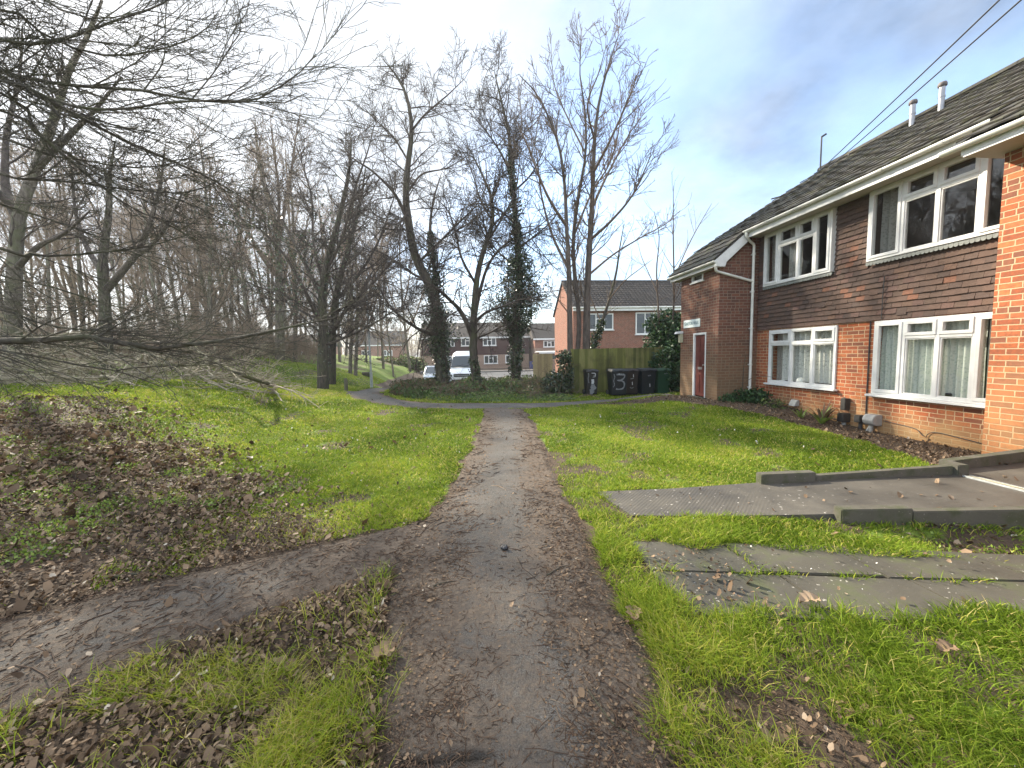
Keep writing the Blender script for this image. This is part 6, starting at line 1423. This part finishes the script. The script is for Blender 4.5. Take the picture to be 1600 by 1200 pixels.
def make_weeds():
    g = np.random.default_rng(104); C = []
    spots = [(40, 845, .45), (120, 828, .3), (30, 780, .35), (110, 770, .4), (200, 735, .28), (180, 790, .2), (260, 790, .25), (340, 790, .2), (60, 870, .25), (100, 742, .3), (240, 660, .4), (60, 640, .5), (20, 690, .3), (150, 800, .25), (280, 740, .2), (350, 700, .3), (430, 770, .2), (300, 690, .3)]
    for px, py, rad in spots:
        c = gp(px, py); k = int(900*rad); d = g.normal(size=(k, 3))*np.array([rad*.55, rad*.4, .02]); p = c+d; p[:, 2] = H(p[:, 0], p[:, 1])+.01+.07*g.random(k)*np.exp(-(d[:, 0]**2+d[:, 1]**2)/rad**2*2); C.append(p)
    # weeds in the soil below the ramp kerb and along the joints
    k = 1400; x = g.uniform(3.0, 5.6, k); yy = g.uniform(1.7, 2.9, k); m = inpoly(x, yy, P_WEEDY) & (fbm(x*4, yy*4+5, 3) > .5); C.append(np.stack([x[m], yy[m], H(x[m], yy[m])+.01+.03*g.random(m.sum())], 1))
    C = np.vstack(C); V, q, ti = leaf_cards(C, .026, g, flat=2.0); o = np_mesh('low_weeds', V, [q], M['moss'], attrs={'tint': ti}); setp(o, kind='stuff')
    # ivy and dead bracken carpet round the tree feet
    x, y = g.uniform(-3.6, 3.6, 34000), g.uniform(11.6, 20, 34000); m = inpoly(*wob(x, y, .25), P_UNDER); x, y = x[m], y[m]; n1 = fbm(x*1.1+3, y*1.1, 3); hh = .04+.42*S((y-12.3)/2.2)*S((n1-.3)/.4)*g.random(len(x))
    z = H(x, y)+hh; ti = np.clip(.45*n1+.55*g.random(len(x))+.24*(y < 13.8)-.03, 0, 1); ti = np.where(x < -1.6, ti*.75, ti)
    V, q, t2 = leaf_cards(np.stack([x, y, z], 1), .10, g, flat=1.3, tint=ti); o = np_mesh('ground_cover', V, [q], M['cover'], attrs={'tint': t2}); setp(o, kind='stuff')
    # tiny pale scraps on the grass and paving
    x, y, r = candidates(g, 380, 2.0, 16, 1.0); m = (grass_w(x, y) > .5) | inpoly(x, y, P_SLAB); x, y = x[m], y[m]; r = r[m]; z = H(x, y)+np.where(inpoly(x, y, P_SLAB), .032, .045)
    V, q, t2 = leaf_cards(np.stack([x, y, z], 1), .0045*np.clip(r, 1.5, 9), g, flat=2.0); o = np_mesh('pale_scraps', V, [q], M['litterwhite']); setp(o, kind='stuff')
make_weeds()
# single things lying about
def stick(label, pts, r, mat='bark'):
    P = np.array([gp(*p) for p in pts]); P[:, 2] = LIFT(P[:, 0], P[:, 1])+r*1.2; P = resample(P, 14); mb = MB(); mb.tube(P, list(r*(1-np.linspace(0, .6, 14)+.1*np.sin(np.arange(14)*2.1))), 7)
    return setp(mb.build('stick', M[mat]), label, 'stick')
stick('dark curved stick lying along the left edge of the side path', [(165, 908), (195, 902), (230, 900), (262, 904)], .013)
stick('straight twig lying on the muddy wedge between the two paths', [(452, 985), (475, 978), (494, 972)], .007, 'twig_red')
stick('long thin dark twig across the right side of the path', [(855, 905), (875, 893), (892, 888)], .006)
stick('bent twig on the right edge of the path near the bottom', [(918, 1085), (935, 1110), (960, 1142), (985, 1155)], .004)
stick('short brown twig near the bottom middle of the path', [(722, 1080), (727, 1100), (734, 1118)], .003, 'twig_red')
stick('bent brown twig at the bottom of the path, left of centre', [(698, 1138), (708, 1150), (722, 1160)], .0035, 'twig_red')
stick('thin dark twig reaching onto the path from the left wedge', [(678, 922), (692, 917), (712, 914)], .005)
c = gp(790, 863); mb = MB(); g = np.random.default_rng(5)
for k in range(5):
    o_ = np.array([g.normal(0, .012), g.normal(0, .010), .012]); mb.lathe([(.004, 0), (.018*g.uniform(.7, 1.2), .006), (.016*g.uniform(.7, 1.2), .016), (.006, .026+.01*g.random())], c+o_+np.array([0, 0, .016]), 9)
setp(mb.build('dark_clod', M['trim']), 'small black clod lying in the middle of the path', 'clod')
def big_leaf(label, px, py, size, tint, rz, tilt=.25):
    p = gp(px, py); g = np.random.default_rng(int(px)); n = 13; t = np.linspace(0, 1, n); V = []
    for s in (-1, 0, 1):
        wv = np.sin(np.pi*t)**.7*size*.34*(1+.25*np.sin(t*21+s)); V.append(np.stack([(t-.5)*size, s*wv, abs(s)*.018*size/.1+tilt*.06*np.sin(t*3.1)+.004*np.sin(t*9+s)], 1))
    V = np.vstack(V); c_, s_ = math.cos(rz), math.sin(rz); V = np.stack([V[:, 0]*c_-V[:, 1]*s_, V[:, 0]*s_+V[:, 1]*c_, V[:, 2]], 1)+p+np.array([0, 0, .035])
    ii = np.arange(3*n).reshape(3, n); q = np.stack([ii[:-1, :-1], ii[:-1, 1:], ii[1:, 1:], ii[1:, :-1]], -1).reshape(-1, 4)
    return setp(np_mesh('fallen_leaf', V, [q], M['litter'], attrs={'tint': np.full(3*n, tint)}, smooth=True), label, 'leaf')
big_leaf('large grey-brown leaf lying on the paving slab at the edge of the grass', 1264, 950, .13, .82, .1)
big_leaf('reddish brown leaf lying in the bright grass at the lower right', 1478, 1028, .10, .52, .2)
big_leaf('curled pale brown leaf on the right edge of the path', 990, 972, .12, .66, 1.2)
big_leaf('large flat brown leaf at the left of the path near the bottom', 600, 1035, .14, .6, .7)
# ------------------------------------------------------------------ sky, sun, camera
SUN_AZ, SUN_EL = -43.0, 32.0
sd = Vector((math.sin(R(SUN_AZ))*math.cos(R(SUN_EL)), math.cos(R(SUN_AZ))*math.cos(R(SUN_EL)), math.sin(R(SUN_EL))))
L = bpy.data.lights.new('sun', 'SUN'); L.energy = 4.3; L.angle = R(1.2); L.color = (1, .90, .74)
lo = bpy.data.objects.new('sun', L); COL.objects.link(lo); lo.rotation_euler = (-sd).to_track_quat('-Z', 'Y').to_euler()
W = bpy.data.worlds.new('World'); SC.world = W; W.use_nodes = True; nt = W.node_tree; nt.nodes.clear()
class WT(NT):
    def __init__(s): s.t = nt
w = WT()
out = nt.nodes.new('ShaderNodeOutputWorld')
sky = w.n('TexSky', sky_type='NISHITA', sun_disc=False, sun_elevation=R(SUN_EL), sun_rotation=R(SUN_AZ), air_density=1.0, dust_density=.6, ozone_density=1.2)
dirv = w.n('TexCoord').outputs['Generated']; sp_ = w.n('SeparateXYZ', {0: dirv})
zc = w.math('ADD', w.math('MAXIMUM', sp_.outputs[2], 0.0), .22)
pv = w.n('CombineXYZ', {0: w.math('DIVIDE', sp_.outputs[0], zc), 1: w.math('DIVIDE', sp_.outputs[1], zc), 2: 3.3}).outputs[0]
n1 = w.noise(.7, 8, .56, pv); n2 = w.noise(1.5, 6, .6, w.n('Mapping', {0: pv, 'Location': (7.3, 2.1, 0)}).outputs[0])
sunv = w.n('VectorMath', {0: dirv, 1: tuple(sd)}, operation='DOT_PRODUCT').outputs['Value']
near = w.mr(sunv, .55, .98, 0, 1, True)
mask = w.mr(w.math('ADD', n1, w.math('MULTIPLY', near, .2)), .38, .66, .26, .94, True)
low = w.mr(sp_.outputs[2], .22, .0, 0, .55, True)
mask = w.math('MAXIMUM', mask, low)
ccol = w.ramp(w.mr(n2, .38, .62), [(0, (.085, .10, .125)), (.45, (.155, .175, .205)), (1, (.25, .265, .28))])
ccol = w.mix(w.math('MULTIPLY', near, .62), ccol, (.28, .29, .295))
cb = w.n('Background', {0: ccol, 1: 1.0}); cs = w.mr(sunv, .2, 1.0, .85, 1.15, True); w.set(cb, 1, cs)
skyb = w.n('Background', {0: sky.outputs[0], 1: .15})
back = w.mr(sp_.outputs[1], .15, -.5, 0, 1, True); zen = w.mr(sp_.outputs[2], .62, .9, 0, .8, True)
fill_boost = w.math('MAXIMUM', back, zen)     # added fill light: cloud brightened overhead and behind the camera, out of view
w.set(cb, 1, w.math('MULTIPLY', cs, w.math('ADD', 1.0, w.math('MULTIPLY', fill_boost, 3.1))))
mask = w.math('MAXIMUM', mask, w.math('MULTIPLY', fill_boost, .9))
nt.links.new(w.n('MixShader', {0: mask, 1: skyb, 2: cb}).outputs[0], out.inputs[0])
# thin winter air
hm = NT('haze_air'); hv = hm.n('VolumePrincipled', {'Color': (.93, .95, .97, 1), 'Density': .0008, 'Anisotropy': .45}); hm.t.links.new(hv.outputs[0], hm.out.inputs['Volume'])
mb = MB(); mb.box(-210, 210, -60, 210, -3.2, 24); setp(mb.build('haze', hm.m), kind='stuff')
cd = bpy.data.cameras.new('camera'); co = bpy.data.objects.new('camera', cd); COL.objects.link(co)
cd.sensor_width = 36; cd.lens = 36*F_PX/1600; cd.clip_end = 2000; cd.clip_start = .05
m = Matrix((RT, UP, -FW)).transposed().to_4x4(); m.translation = Vector(CAM); co.matrix_world = m
SC.camera = co
SC.view_settings.view_transform = 'Standard'; SC.view_settings.look = 'None'; SC.view_settings.exposure = 1.8; SC.view_settings.gamma = 1
SC.cycles.max_bounces = 8; SC.cycles.transparent_max_bounces = 16
SC.render.resolution_x = 1024; SC.render.resolution_y = 768
